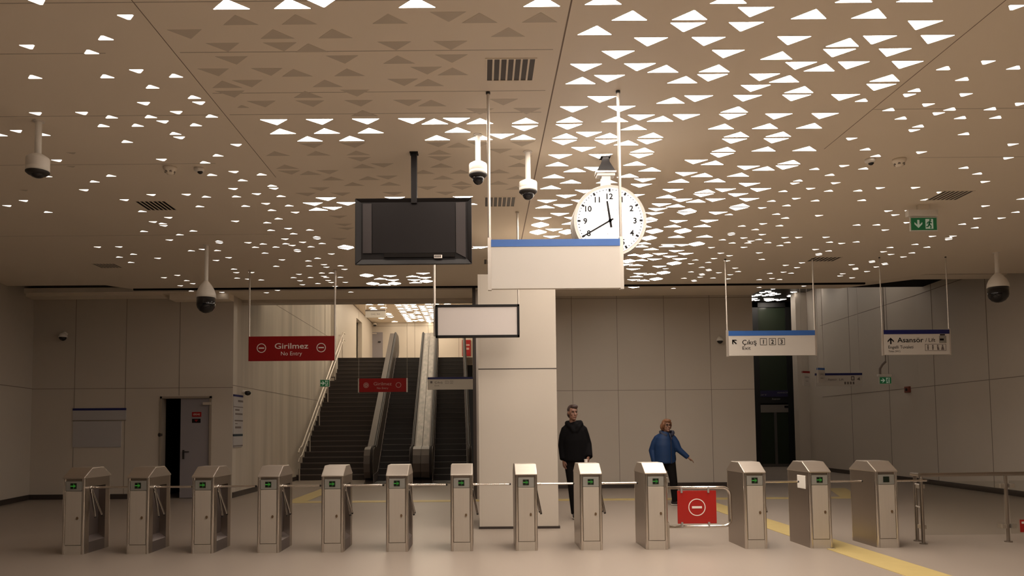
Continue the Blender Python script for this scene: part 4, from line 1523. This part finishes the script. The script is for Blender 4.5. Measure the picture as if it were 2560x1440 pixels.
for k in range(1, 7):
    a = k * math.pi / 12
    pts.append((xr_ - rr + rr * math.sin(a), gy, zt_ - rr + rr * math.cos(a)))
for k in range(0, 7):
    a = k * math.pi / 12
    pts.append((xr_ - rr + rr * math.cos(a), gy, zb_ + rr - rr * math.sin(a)))
pts.append((gx + 0.02, gy, zb_))
MB().sweep(pts, 0.0185, 14).build('rail_loop', M_CHROME, t, smooth=True)
xa, xb, za, zb2 = gl(1693.5), gl(1791), gz(1309), gz(1226)
b = MB()
b.box(xa, xb, gy - 0.006, gy + 0.006, za, zb2)
pan = b.build('sign_panel', M_REDB, t, bevel=0.005)
b = MB()
xc, zc = gl(1742), gz(1268)
no_entry(b, xc, zc, gy - 0.0095, 0.105, 0.10)
b.build('no_entry_symbol', M_PALE, pan)
for px in (1704, 1771):
    for z0, z1 in ((zb2 - 0.03, zt_ + 0.01), (zb_ - 0.01, za + 0.02)):
        b = MB()
        x = gl(px)
        b.box(x - 0.012, x + 0.012, gy - 0.022, gy + 0.022, z0, z1)
        b.build('panel_clip', M_CLEAR, t, bevel=0.004)

# ------------------------------------------------------------------ railing with glass at the right end
ry = 9.78
t = thing('railing', (5.5, ry, 0), 'steel handrail with glass panel and double end post at the right edge', 'railing')
xa, xb = at_y(2305, 1270, 9.73).x, at_y(2517, 1270, 9.84).x
zr = at_y(2420, 1186, ry).z
xz = at_y(2288, 1270, 10.0).x
for x, y in ((xa, 9.73), (xz, 9.98), (xb, 9.84)):
    b = MB()
    b.sweep([(x, y, 0.0), (x, y, zr)], 0.021, 14)
    b.lathe([(0.045, 0), (0.045, 0.012), (0.02, 0.014)], (x, y, 0), seg=20)
    b.build('post', M_BODY, t)
b = MB()
b.sweep([(xz - 0.03, 10.0, zr), (xa, 9.73, zr)], 0.024, 12)
b.sweep([(xa - 0.02, 9.73, zr), (xb, 9.84, zr), (8.6, 9.9, zr)], 0.024, 14)
b.build('handrail', M_BODY, t)
b = MB()
for z in (0.72, 0.44):
    b.sweep([(xz, 9.98, z), (xa, 9.73, z)], 0.012, 10)
b.build('rungs', M_POLE, t)
b = MB()
b.box(xa + 0.06, xb - 0.06, 9.80, 9.812, 0.10, 0.76)
g = b.build('glass_panel', M_GLASS, t)
b = MB()
b.box(xb + 0.06, 8.3, 9.86, 9.872, 0.10, 0.76)
g2 = b.build('glass_panel', M_GLASS, t)
b = MB()
for x in (xa + 0.06, xb - 0.06, xb + 0.06):
    for z in (0.2, 0.70):
        b = MB()
        b.box(x - 0.04, x + 0.02, 9.785, 9.885, z - 0.025, z + 0.025)
        b.build('glass_clamp', M_STEEL, t, bevel=0.004)
b = MB()
p, q = at_y(2549, 1299, 9.86), at_y(2600, 1330, 9.86)
b.box(p.x, p.x + 0.2, 9.855, 9.859, q.z, p.z)
b.mi = 1
b.ring((p.x + 0.10, 0, (p.z + q.z) / 2 - 0.02), 0.03, 0.045, 9.853, 9.856, 24)
b.box(p.x + 0.02, p.x + 0.075, 9.853, 9.856, p.z - 0.05, p.z - 0.025)
b.build('warning_sticker', [M_REDB, M_PALE], g2)['label'] = 'red warning sticker'

# ------------------------------------------------------------------ stairs
Y0, NST = 23.3, 26
RISE, RUN = ZU / NST, (YTOP - 23.3) / NST
t = thing('staircase', (-4.5, Y0, 0), 'wide dark stone staircase climbing beside the left escalator', 'staircase')
b = MB()
xl = XS + 0.002
for i in range(NST):
    y, z = Y0 + RUN * i, RISE * (i + 1)
    xr = -3.34 - 0.037 * (y - 22.4)
    b.mi = 0
    b.box(xl, xr, y, y + RUN * (1.6 if i < NST - 1 else 1), max(0, z - RISE * 2.2), z - 0.03)
    b.mi = 1
    b.box(xl, xr, y - 0.015, y + RUN * 1.1, z - 0.03, z)
b.build('steps', [M_STAIR, M_NOSE], t)
sl = ZU / (YTOP - Y0)
xh = XS + 0.16
b = MB()
for off, r in ((0.95, 0.027), (0.68, 0.02)):
    b.sweep([(xh, Y0 - 0.45, off - 0.12), (xh, Y0 - 0.3, off), (xh, Y0, off + 0.06), (xh, YTOP, ZU + off + 0.06), (xh, YTOP + 0.4, ZU + off + 0.06)], r, 10)
b.build('handrail', M_POLE, t)
for k in range(6):
    y = Y0 - 0.3 + k * 1.4
    zb = max(0, (y - Y0) * sl + 0.05)
    b = MB()
    b.sweep([(xh, y, zb), (xh, y, max(0, (y - Y0)) * sl + 1.0)], 0.02, 10)
    b.build('post', M_POLE, t)
b = MB()
for k in range(3):
    y = Y0 + 0.9 + k * 2.3
    z = (y - Y0) * sl + 0.5
    b.sweep([(XS, y, z), (XS + 0.14, y, z)], 0.012, 8)
b.build('wall_brackets', M_POLE, t)

# ------------------------------------------------------------------ escalators (local frame: y along travel)
EY0 = 22.7
YAW = 0.036


def balustrade(x0, x1, m, hr=True):
    """side profile of an inclined balustrade, extruded from x0 to x1"""
    L, H = YTOP - EY0 + 0.2, ZU
    s = H / L
    lo = [(-1.25, 0.0), (0.0, 0.0), (L, H - 0.02), (L + 1.2, H - 0.02)]
    hgt = 1.0
    top = []
    for k in range(7):
        a = -math.pi / 2 + k * math.pi / 6
        top.append((L + 1.0 + 0.42 * math.cos(a), H + hgt - 0.42 + 0.42 * math.sin(a)))
    top += [(L + 0.1, H + hgt), (-0.25, hgt)]
    for k in range(7):
        a = math.pi / 2 + k * math.pi / 6
        top.append((-0.85 + 0.45 * math.cos(a), hgt - 0.45 + 0.45 * math.sin(a)))
    prof = lo + top
    bb = MB()
    bb.prism([(x0, y, z) for y, z in prof], (x1 - x0, 0, 0))
    return bb, top


def escalator(xa, xb, wl, wr, label, deck_r=False):
    t = thing('escalator', ((xa + xb) / 2, EY0, 0), label, 'escalator', 'escalators', YAW)
    hw = (xb - xa) / 2
    L = YTOP - EY0 + 0.2
    n = 25
    run, rise = L / n, ZU / n
    b = MB()
    b.box(-hw, hw, -1.2, 0.02, 0.0, 0.015)
    for i in range(n):
        y, z = run * i, rise * (i + 1)
        b.mi = 0
        b.box(-hw, hw, y, y + run * 1.5, max(0, z - rise * 2.2), z - 0.02)
        b.mi = 1
        b.box(-hw, hw, y - 0.01, y + run * 1.02, z - 0.02, z)
    b.mi = 0
    b.box(-hw, hw, L, L + 1.2, ZU - 0.2, ZU + 0.01)
    b.build('steps', [M_ESTEP, M_ENOSE], t, world=False)
    b = MB()
    b.box(-hw, hw, -1.45, -1.1, 0.0, 0.02)
    b.build('comb_plate', M_CHROME, t, world=False)
    for sgn, w in ((-1, wl), (1, wr)):
        x0, x1 = (-hw - w, -hw) if sgn < 0 else (hw, hw + w)
        bb, top = balustrade(x0, x1, M_DECK)
        bl = bb.build('balustrade', M_BAL, t, world=False)
        if w > 0.3:
            Lx = YTOP - EY0 + 0.2
            u0, u1 = (x0 + 0.01, x0 + w - 0.13) if sgn < 0 else (x0 + 0.13, x1 - 0.0)
            dk = MB()
            dk.prism([(u0, y, z) for y, z in ((-0.7, 0.99), (-0.25, 1.012), (Lx + 0.1, ZU + 1.012), (Lx + 0.9, ZU + 1.012), (Lx + 0.9, ZU + 0.99), (Lx + 0.1, ZU + 0.99), (-0.25, 0.98))], (u1 - u0, 0, 0))
            dk.build('deck_cover', M_DECK, bl, world=False)
        hr = MB()
        xm = x1 - 0.05 if sgn < 0 else x0 + 0.05
        hr.sweep([(xm, y, z + 0.012) for y, z in top], 0.038, 10, ref=(1, 0, 0))
        hr.build('handrail', M_HRAIL, bl, world=False, smooth=True)
        bb = MB()
        xi = x1 if sgn < 0 else x0
        bb.prism([(xi - 0.006, y, z) for y, z in ((-1.2, 0.02), (0, 0.05), (L, ZU + 0.05), (L, ZU + 0.28), (0, 0.28), (-1.2, 0.25))], (0.012, 0, 0))
        bb.build('skirt_panel', M_STEEL_D, bl, world=False)
    return t


escalator(-3.02, -2.03, 0.26, 0.31, 'left escalator between the dark stairs and the broad marbled steel deck')
escalator(-1.40, -0.42, 0.31, 0.10, 'right escalator next to the pale pillar')

# ------------------------------------------------------------------ elevator
EY = 29.0
ex = lambda px, py=900: at_y(px, py, EY).x
ez = lambda py: at_y(1935, py, EY).z
x0, x1 = ex(1884), ex(1994, 1100)
t = thing('elevator', ((x0 + x1) / 2, EY, 0), 'dark glass elevator front with black frame at the end of the corridor', 'elevator')
b = MB()
fw = 0.30
b.box(x0, x0 + fw * 0.7, EY, EY + 0.3, 0, 6.13)
b.box(x1 - fw, x1, EY, EY + 0.3, 0, 6.13)
b.box(x0, x1, EY, EY + 0.3, ez(768), 6.13)
b.box(x0, x1, EY + 0.15, EY + 0.4, 0, 6.12)
b.build('frame', M_EFRAME, t)
b = MB()
b.box(x0 + fw * 0.7, x1 - fw, EY + 0.05, EY + 0.1, ez(976), ez(768))
b.build('glass_panel', M_EGLASS, t)
b = MB()
b.box(x0 + fw * 0.7, x1 - fw, EY + 0.02, EY + 0.1, ez(992), ez(976))
b.mi = 1
b.text('ASANSÖR', ex(1955), ez(981.5), EY + 0.016, 0.06, 0.42)
b.text('LIFT', ex(1905), ez(987), EY + 0.016, 0.04, 0.3)
b.text('3', ex(1973), ez(986), EY + 0.016, 0.09, 0.05)
b.build('header_sign', [mat('header_violet', (0.022, 0.018, 0.06), 0.4), M_PLATE], t)
b = MB()
b.box(x0 + fw * 0.7, x1 - fw, EY + 0.03, EY + 0.1, ez(1008), ez(992))
b.mi = 1
b.text('Asansör', ex(1938), ez(997), EY + 0.026, 0.07, 0.32)
b.build('name_plate', [M_EFRAME, M_PLATE], t)
b = MB()
b.box(ex(1898), ex(1978), EY + 0.02, EY + 0.1, ez(1031), ez(1012))
b.mi = 1
b.box(ex(1958), ex(1967), EY + 0.01, EY + 0.1, ez(1020), ez(1014))
b.build('door_header', [M_EDOOR, M_BLACK], t)
zb = ez(1160)
for pa, pb in ((1899, 1932), (1937, 1968)):
    b = MB()
    b.box(ex(pa), ex(pb), EY + 0.04, EY + 0.1, zb, ez(1031))
    dl = b.build('door_leaf', M_EGLASS, t)
b = MB()
b.box(ex(1931.5), ex(1938), EY + 0.02, EY + 0.1, zb, ez(1031))
b.box(ex(1969), ex(1980), EY + 0.02, EY + 0.1, zb, ez(1031))
b.box(ex(1896), ex(1982), EY + 0.02, EY + 0.1, 0.0, zb)
b.build('door_stiles', mat('dim_steel', (0.10, 0.088, 0.08), 0.5, 0.2), t)
b = MB()
b.box(at_y(1996, 1000, 27.0).x, 12.2, 27.0, 27.4, 0, 6.3)
b.box(9.9, x0, EY, EY + 0.3, 0, 6.3)
struct(b.build('wall_elevator', M_WALL))


# ------------------------------------------------------------------ people
def hand_mesh(b, wrist, d, n, s=1.0, curl=0.35, thumb=1):
    """palm, four fingers and a thumb; d = pointing direction, n = palm normal"""
    d = Vector(d).normalized()
    n = (Vector(n) - d * Vector(n).dot(d)).normalized()
    c = d.cross(n) * thumb
    w = Vector(wrist)
    b.sweep([w - d * 0.02 * s, w + d * 0.01 * s, w + d * 0.05 * s, w + d * 0.095 * s], [(0.019 * s, 0.026 * s), (0.018 * s, 0.03 * s), (0.016 * s, 0.042 * s), (0.013 * s, 0.040 * s)], 12, ref=n)
    for k, ln in enumerate((0.072, 0.082, 0.076, 0.058)):
        o = w + d * 0.085 * s + c * (0.030 - 0.020 * k) * s
        p, dd = o, d
        pts = [o - d * 0.015 * s]
        for j in range(4):
            pts.append(p)
            ang = curl * (0.5 + j * 0.5)
            dd = (d * math.cos(ang) + n * math.sin(ang)).normalized()
            p = p + dd * ln * s / 3
        b.sweep(pts, [0.0088 * s, 0.009 * s, 0.0085 * s, 0.008 * s, 0.006 * s], 8)
    o = w + d * 0.025 * s + c * 0.028 * s
    td = (d * 0.75 + c * 0.5 + n * 0.35).normalized()
    b.sweep([o, o + td * 0.03 * s, o + (td + d * 0.3).normalized() * 0.062 * s, o + (td * 0.6 + d * 0.6).normalized() * 0.082 * s], [0.013 * s, 0.011 * s, 0.009 * s, 0.007 * s], 8)


def rot_z(v, a, c):
    v = Vector(v) - Vector(c)
    return Vector((v.x * math.cos(a) - v.y * math.sin(a), v.x * math.sin(a) + v.y * math.cos(a), v.z)) + Vector(c)


def head_mesh(b, c, s, yaw):
    """skull, jaw, nose, ears, neck; face looks to -y then turned by yaw"""
    c = Vector(c)
    st = len(b.bm.verts)
    b.bm.verts.ensure_lookup_table()
    b.ellipsoid(c + Vector((0, 0.012, 0.028)) * s, (0.074 * s, 0.094 * s, 0.092 * s), 24, 16)
    b.ellipsoid(c + Vector((0, -0.018, -0.045)) * s, (0.058 * s, 0.070 * s, 0.078 * s), 20, 12)
    b.ellipsoid(c + Vector((0, -0.062, -0.098)) * s, (0.027 * s, 0.024 * s, 0.022 * s), 12, 8)
    b.sweep([c + Vector((0, -0.080, 0.022)) * s, c + Vector((0, -0.095, -0.005)) * s, c + Vector((0, -0.107, -0.028)) * s, c + Vector((0, -0.088, -0.038)) * s], [0.009 * s, 0.011 * s, 0.016 * s, 0.013 * s], 10)
    b.sweep([c + Vector((-0.042, -0.073, 0.030)) * s, c + Vector((0, -0.084, 0.034)) * s, c + Vector((0.042, -0.073, 0.030)) * s], 0.011 * s, 8)
    b.ellipsoid(c + Vector((0, -0.084, -0.066)) * s, (0.025 * s, 0.010 * s, 0.010 * s), 12, 8)
    for q in (-1, 1):
        b.ellipsoid(c + Vector((q * 0.075, 0.012, -0.002)) * s, (0.012 * s, 0.019 * s, 0.033 * s), 10, 8)
        b.ellipsoid(c + Vector((q * 0.038, -0.062, -0.022)) * s, (0.022 * s, 0.020 * s, 0.022 * s), 10, 8)
    b.bm.verts.ensure_lookup_table()
    for v in b.bm.verts[st:]:
        v.co = rot_z(v.co, yaw, c)
    b.sweep([c + Vector((0, 0.028, -0.03)) * s, c + Vector((0, 0.035, -0.11)) * s, c + Vector((0, 0.045, -0.20)) * s], [0.052 * s, 0.052 * s, 0.062 * s], 14)


def face_parts(t, c, s, yaw, glasses=False):
    c = Vector(c)
    R = lambda v: rot_z(c + Vector(v) * s, yaw, c)
    for q in (-1, 1):
        b = MB()
        o = R((q * 0.031, -0.0815, 0.006))
        b.ellipsoid(o, (0.012 * s, 0.008 * s, 0.006 * s), 10, 6)
        b.build('eye', M_EYE, t, world=False, smooth=True)
    b = MB()
    for q in (-1, 1):
        b.sweep([R((q * 0.014, -0.093, 0.026)), R((q * 0.032, -0.091, 0.032)), R((q * 0.05, -0.078, 0.024))], 0.0045 * s, 6)
    b.build('eyebrows', M_HAIRD, t, world=False)
    b = MB()
    b.sweep([R((-0.024, -0.086, -0.066)), R((0, -0.0955, -0.067)), R((0.024, -0.086, -0.066))], [0.003 * s, 0.006 * s, 0.003 * s], 8)
    b.build('mouth', M_LIP, t, world=False)
    if glasses:
        b = MB()
        for q in (-1, 1):
            pts = [R((q * 0.034 + 0.026 * math.cos(a), -0.101 + 0.006 * abs(math.cos(a)), 0.004 + 0.019 * math.sin(a))) for a in [k * math.pi / 8 for k in range(17)]]
            b.sweep(pts, 0.0028 * s, 6, cap=False)
            b.sweep([R((q * 0.06, -0.095, 0.008)), R((q * 0.083, -0.03, 0.006)), R((q * 0.084, 0.02, 0.002))], 0.0028 * s, 6)
        b.sweep([R((-0.010, -0.104, 0.008)), R((0.010, -0.104, 0.008))], 0.0028 * s, 6)
        b.build('glasses', M_INK, t, world=False)


def shoe(t, ank, d, s=1.0, sole=M_SOLE):
    d = Vector(d)
    d.z = 0
    d.normalize()
    a = Vector(ank)
    z0 = a.z - 0.085 * s
    P = lambda f, z: a + d * f * s + Vector((0, 0, z0 + z * s - a.z))
    b = MB()
    b.sweep([P(-0.075, 0.045), P(-0.05, 0.052), P(0.03, 0.055), P(0.10, 0.045), P(0.165, 0.036), P(0.19, 0.032)], [(0.026 * s, 0.028 * s), (0.042 * s, 0.038 * s), (0.042 * s, 0.042 * s), (0.034 * s, 0.047 * s), (0.024 * s, 0.042 * s), (0.012 * s, 0.022 * s)], 14, ref=(0, 0, 1))
    b.sweep([P(-0.025, 0.05), P(-0.03, 0.11)], [0.044 * s, 0.046 * s], 12)
    o = b.build('shoe', M_SHOE, t, world=False, smooth=True)
    b = MB()
    b.sweep([P(-0.08, 0.010), P(-0.05, 0.011), P(0.03, 0.011), P(0.10, 0.011), P(0.17, 0.011), P(0.195, 0.012)], [(0.011 * s, 0.028 * s), (0.0115 * s, 0.04 * s), (0.0115 * s, 0.044 * s), (0.0115 * s, 0.048 * s), (0.0115 * s, 0.043 * s), (0.010 * s, 0.022 * s)], 14, ref=(0, 0, 1))
    b.build('sole', sole, o, world=False)


# the man in black
MYP = 12.7
mp = at_z(1436, 1299, 0)
t = None
MX = (1436 - 1203) * MYP / FPX
K = 1.0
sh_l, el_l, wr_l = (-0.155, 0.02, 1.44), (-0.20, 0.04, 1.19), (-0.195, -0.03, 0.955)
sh_r, el_r, wr_r = (0.135, 0.02, 1.44), (0.195, 0.03, 1.20), (0.20, -0.10, 1.00)
hipL, knL, anL = (-0.085, 0.0, 0.93), (-0.05, 0.02, 0.52), (-0.005, 0.10, 0.095)
hipR, knR, anR = (0.085, 0.0, 0.93), (0.085, -0.10, 0.52), (0.09, -0.13, 0.095)
HC_M = (-0.035, -0.02, 1.715)
YW = 0.28
b = MB()
b.sweep([(0, 0, 0.90), (0, 0, 1.0), (0, 0, 1.15), (0, 0, 1.32), (0, 0.01, 1.44), (-0.01, 0.02, 1.52)], [(0.15, 0.10), (0.165, 0.11), (0.145, 0.10), (0.175, 0.11), (0.17, 0.095), (0.07, 0.06)], 20, ref=(1, 0, 0))
for h, k, a in ((hipL, knL, anL), (hipR, knR, anR)):
    b.sweep([h, k, a], [0.085, 0.057, 0.04], 14)
    b.sweep([a, Vector(a) + Vector((0.03, -0.12, -0.05))], [0.04, 0.03], 10)
for s_, e, w in ((sh_l, el_l, wr_l), (sh_r, el_r, wr_r)):
    b.sweep([s_, e, w], [0.055, 0.043, 0.028], 12)
hand_mesh(b, wr_l, (0.05, -0.10, -1), (0.7, 0.3, 0), 1.0, 0.5, 1)
hand_mesh(b, wr_r, (-0.15, -0.55, -0.55), (-1, 0.1, 0), 1.0, 0.9, -1)
head_mesh(b, HC_M, 1.0, YW)
man = b.build('person', M_SKIN, None, world=False, voxel=0.0065, relax=3)
man.location = (MX, MYP, 0)
tag(man, 'person in a black hooded coat walking past the pillar with a white cup', 'person')
b = MB()
b.sweep([(0.005, 0, 0.925), (0.005, 0, 0.95), (0.005, 0, 1.1), (0, 0, 1.27), (0, 0.01, 1.42), (-0.01, 0.02, 1.50), (-0.02, 0.045, 1.535)], [(0.205, 0.15), (0.225, 0.165), (0.215, 0.155), (0.20, 0.15), (0.17, 0.13), (0.115, 0.10), (0.085, 0.085)], 28, ref=(1, 0, 0))
b.sweep([(-0.04, 0.02, 1.50), (-0.10, 0.02, 1.485), (-0.145, 0.02, 1.44), (-0.175, 0.03, 1.34), el_l, (wr_l[0], wr_l[1], wr_l[2] + 0.005)], [0.05, 0.068, 0.080, 0.082, 0.075, 0.062], 16)
b.sweep([(0.02, 0.02, 1.50), (0.08, 0.02, 1.485), (0.125, 0.02, 1.44), (0.155, 0.03, 1.34), el_r, (wr_r[0], wr_r[1], wr_r[2] - 0.005)], [0.05, 0.068, 0.080, 0.082, 0.078, 0.068], 16)
b.sweep([(-0.035, -0.125, 1.40), (-0.075, -0.10, 1.48), (-0.115, -0.03, 1.535), (-0.12, 0.05, 1.55), (-0.085, 0.13, 1.545), (-0.02, 0.16, 1.53), (0.05, 0.14, 1.545), (0.10, 0.06, 1.555), (0.09, -0.03, 1.535), (0.045, -0.10, 1.48), (0.01, -0.125, 1.40)], [0.022, 0.032, 0.038, 0.042, 0.052, 0.058, 0.052, 0.044, 0.038, 0.032, 0.022], 12)
b.sweep([(0.08, 0.05, 1.53), (0.14, 0.08, 1.515)], [0.05, 0.03], 10)
b.build('coat', M_COAT, man, world=False, voxel=0.012, relax=4)
b = MB()
for h, k, a in ((hipL, knL, anL), (hipR, knR, anR)):
    b.sweep([Vector(h) + Vector((0, 0, 0.06)), h, k, Vector(a) + Vector((0, 0, -0.02))], [0.10, 0.105, 0.078, 0.066], 18)
b.sweep([(0, 0, 0.87), (0, 0, 0.95), (0, 0, 1.04)], [(0.165, 0.12), (0.185, 0.13), (0.175, 0.125)], 20, ref=(1, 0, 0))
b.build('trousers', M_PANTS, man, world=False, voxel=0.012, relax=3)
shoe(man, anL, (-0.1, -1, 0))
shoe(man, anR, (0.15, -1, 0))
c = Vector(HC_M)
b = MB()
b.ellipsoid(c + Vector((0, 0.020, 0.050)), (0.081, 0.096, 0.088), 22, 14)
b.ellipsoid(c + Vector((0.01, -0.035, 0.098)), (0.062, 0.060, 0.042), 16, 10)
b.ellipsoid(c + Vector((0, 0.055, -0.02)), (0.072, 0.062, 0.075), 16, 10)
for v in b.bm.verts:
    q = v.co - c
    if q.y < -0.035 and q.z < 0.072:
        v.co.y = c.y - 0.02 + (q.y + 0.035) * 0.1
    v.co = rot_z(v.co, YW, c)
b.build('hair', M_HAIRD, man, world=False, smooth=True)
face_parts(man, HC_M, 1.0, YW)
b = MB()
cz = wr_r[2] - 0.075
cx_, cy_ = MX + wr_r[0] - 0.055, MYP + wr_r[1] - 0.085
b.lathe([(0.020, -0.045), (0.022, -0.043), (0.029, 0.04), (0.031, 0.042), (0.031, 0.046), (0.027, 0.046), (0.024, 0.02)], (cx_, cy_, cz), seg=24)
tag(b.build('paper_cup', M_CUP, origin=(cx_, cy_, cz - 0.045), smooth=False), 'small white paper cup held in the hand of the man in black', 'cup')

# the person in blue
WYP = 14.9
WX = (1665 - 1203) * WYP / FPX
sh_l, el_l, wr_l = (-0.165, 0.05, 1.26), (-0.255, 0.10, 1.03), (-0.235, 0.02, 0.80)
sh_r, el_r, wr_r = (0.115, 0.0, 1.255), (0.215, -0.03, 1.045), (0.375, -0.07, 0.895)
hipL, knL, anL = (-0.06, 0.02, 0.84), (-0.16, 0.06, 0.47), (-0.36, 0.16, 0.18)
hipR, knR, anR = (0.045, -0.02, 0.84), (0.085, -0.08, 0.46), (0.115, -0.07, 0.085)
HC_W = (-0.005, -0.03, 1.505)
YW = 0.22
b = MB()
b.sweep([(0, 0, 0.80), (0, 0, 0.92), (-0.02, 0, 1.05), (-0.02, 0, 1.2), (-0.02, 0.0, 1.30), (-0.01, 0.0, 1.37)], [(0.145, 0.10), (0.15, 0.11), (0.13, 0.10), (0.15, 0.11), (0.14, 0.09), (0.06, 0.055)], 20, ref=(1, 0, 0))
for h, k, a in ((hipL, knL, anL), (hipR, knR, anR)):
    b.sweep([h, k, a], [0.08, 0.052, 0.037], 14)
    b.sweep([a, Vector(a) + Vector((0.10, -0.05, -0.045))], [0.037, 0.028], 10)
for s_, e, w in ((sh_l, el_l, wr_l), (sh_r, el_r, wr_r)):
    b.sweep([s_, e, w], [0.05, 0.04, 0.026], 12)
hand_mesh(b, wr_l, (0.1, -0.3, -1), (1, 0, 0), 0.92, 0.8, 1)
hand_mesh(b, wr_r, (0.8, -0.15, -0.55), (-0.5, 0, -0.8), 0.92, 0.4, 1)
head_mesh(b, HC_W, 0.95, YW)
wom = b.build('person', M_SKIN2, None, world=False, voxel=0.0065, relax=3)
wom.location = (WX, WYP, 0)
tag(wom, 'person in a blue jacket with glasses and auburn hair striding to the right', 'person')
b = MB()
b.sweep([(-0.045, 0, 0.785), (-0.045, 0, 0.81), (-0.045, 0, 0.97), (-0.05, 0, 1.13), (-0.045, 0.01, 1.25), (-0.025, 0.01, 1.33), (-0.01, 0.01, 1.385)], [(0.185, 0.15), (0.20, 0.165), (0.20, 0.16), (0.19, 0.155), (0.16, 0.135), (0.115, 0.10), (0.08, 0.08)], 28, ref=(1, 0, 0))
b.sweep([(-0.05, 0.02, 1.315), (-0.12, 0.035, 1.295), sh_l, (-0.205, 0.07, 1.18), el_l, (wr_l[0], wr_l[1], wr_l[2])], [0.05, 0.066, 0.076, 0.08, 0.078, 0.06], 16)
b.sweep([(0.02, 0.01, 1.315), (0.08, 0.0, 1.295), sh_r, (0.165, -0.01, 1.17), el_r, wr_r], [0.05, 0.066, 0.07, 0.07, 0.062, 0.046], 16)
b.build('jacket', M_JACKET, wom, world=False, voxel=0.012, relax=4)
b = MB()
pts = []
for k in range(17):
    a = 0.18 + k * (2 * math.pi - 0.36) / 16
    pts.append((0.005 + 0.115 * math.sin(a), 0.02 - 0.10 * math.cos(a), 1.385 - 0.075 * max(0, math.cos(a))))
b.sweep(pts, 0.034, 10)
b.sweep([(0.03, -0.09, 1.36), (0.045, -0.155, 1.25)], [0.02, 0.015], 8)
b.build('collar', M_COLLAR, wom, world=False, voxel=0.009, relax=3)
b = MB()
b.box(0.030, 0.042, -0.172, -0.145, 0.79, 1.30)
b.build('zip_placket', M_COLLAR, wom, world=False, bevel=0.004)
b = MB()
for h, k, a in ((hipL, knL, anL), (hipR, knR, anR)):
    b.sweep([Vector(h) + Vector((0, 0, 0.05)), h, k, Vector(a) + (Vector((0, 0, -0.01)))], [0.10, 0.10, 0.074, 0.060], 18)
b.sweep([(0, 0, 0.80), (0, 0, 0.86), (0, 0, 0.95)], [(0.15, 0.115), (0.165, 0.12), (0.16, 0.12)], 20, ref=(1, 0, 0))
b.build('trousers', M_PANTS, wom, world=False, voxel=0.012, relax=3)
shoe(wom, anR, (0.85, -0.5, 0), 0.95)
shoe(wom, anL, (0.85, -0.5, 0), 0.95)
c = Vector(HC_W)
b = MB()
b.ellipsoid(c + Vector((0, 0.018, 0.038)), (0.088, 0.100, 0.094), 24, 14)
b.ellipsoid(c + Vector((-0.03, 0.06, -0.02)), (0.075, 0.07, 0.085), 18, 12)
b.ellipsoid(c + Vector((0.0, -0.045, 0.088)), (0.064, 0.055, 0.038), 16, 10)
for q in (-1, 1):
    b.sweep([c + Vector((q * 0.064, -0.025, 0.06)), c + Vector((q * 0.074, -0.002, 0.0)), c + Vector((q * 0.07, 0.008, -0.06))], [0.024, 0.024, 0.018], 10)
for v in b.bm.verts:
    q = v.co - c
    if q.y < -0.04 and q.z < 0.058 and abs(q.x) < 0.06:
        v.co.y = c.y - 0.03
    v.co = rot_z(v.co, YW, c)
b.build('hair', M_HAIRB, wom, world=False, smooth=True)
face_parts(wom, HC_W, 0.95, YW, True)
b = MB()
px_, py_, pz_ = WX + wr_l[0] + 0.04, WYP + wr_l[1] - 0.08, wr_l[2] - 0.02
b.box(px_ - 0.006, px_ + 0.006, py_ - 0.03, py_ + 0.03, pz_ - 0.07, pz_ + 0.09)
tag(b.build('folded_paper', M_CUP, origin=(px_, py_, pz_ - 0.07), bevel=0.002), 'thin white paper held low in the hand of the person in blue', 'paper')

for o in bpy.data.objects:
    if '_w' in o:
        del o['_w']
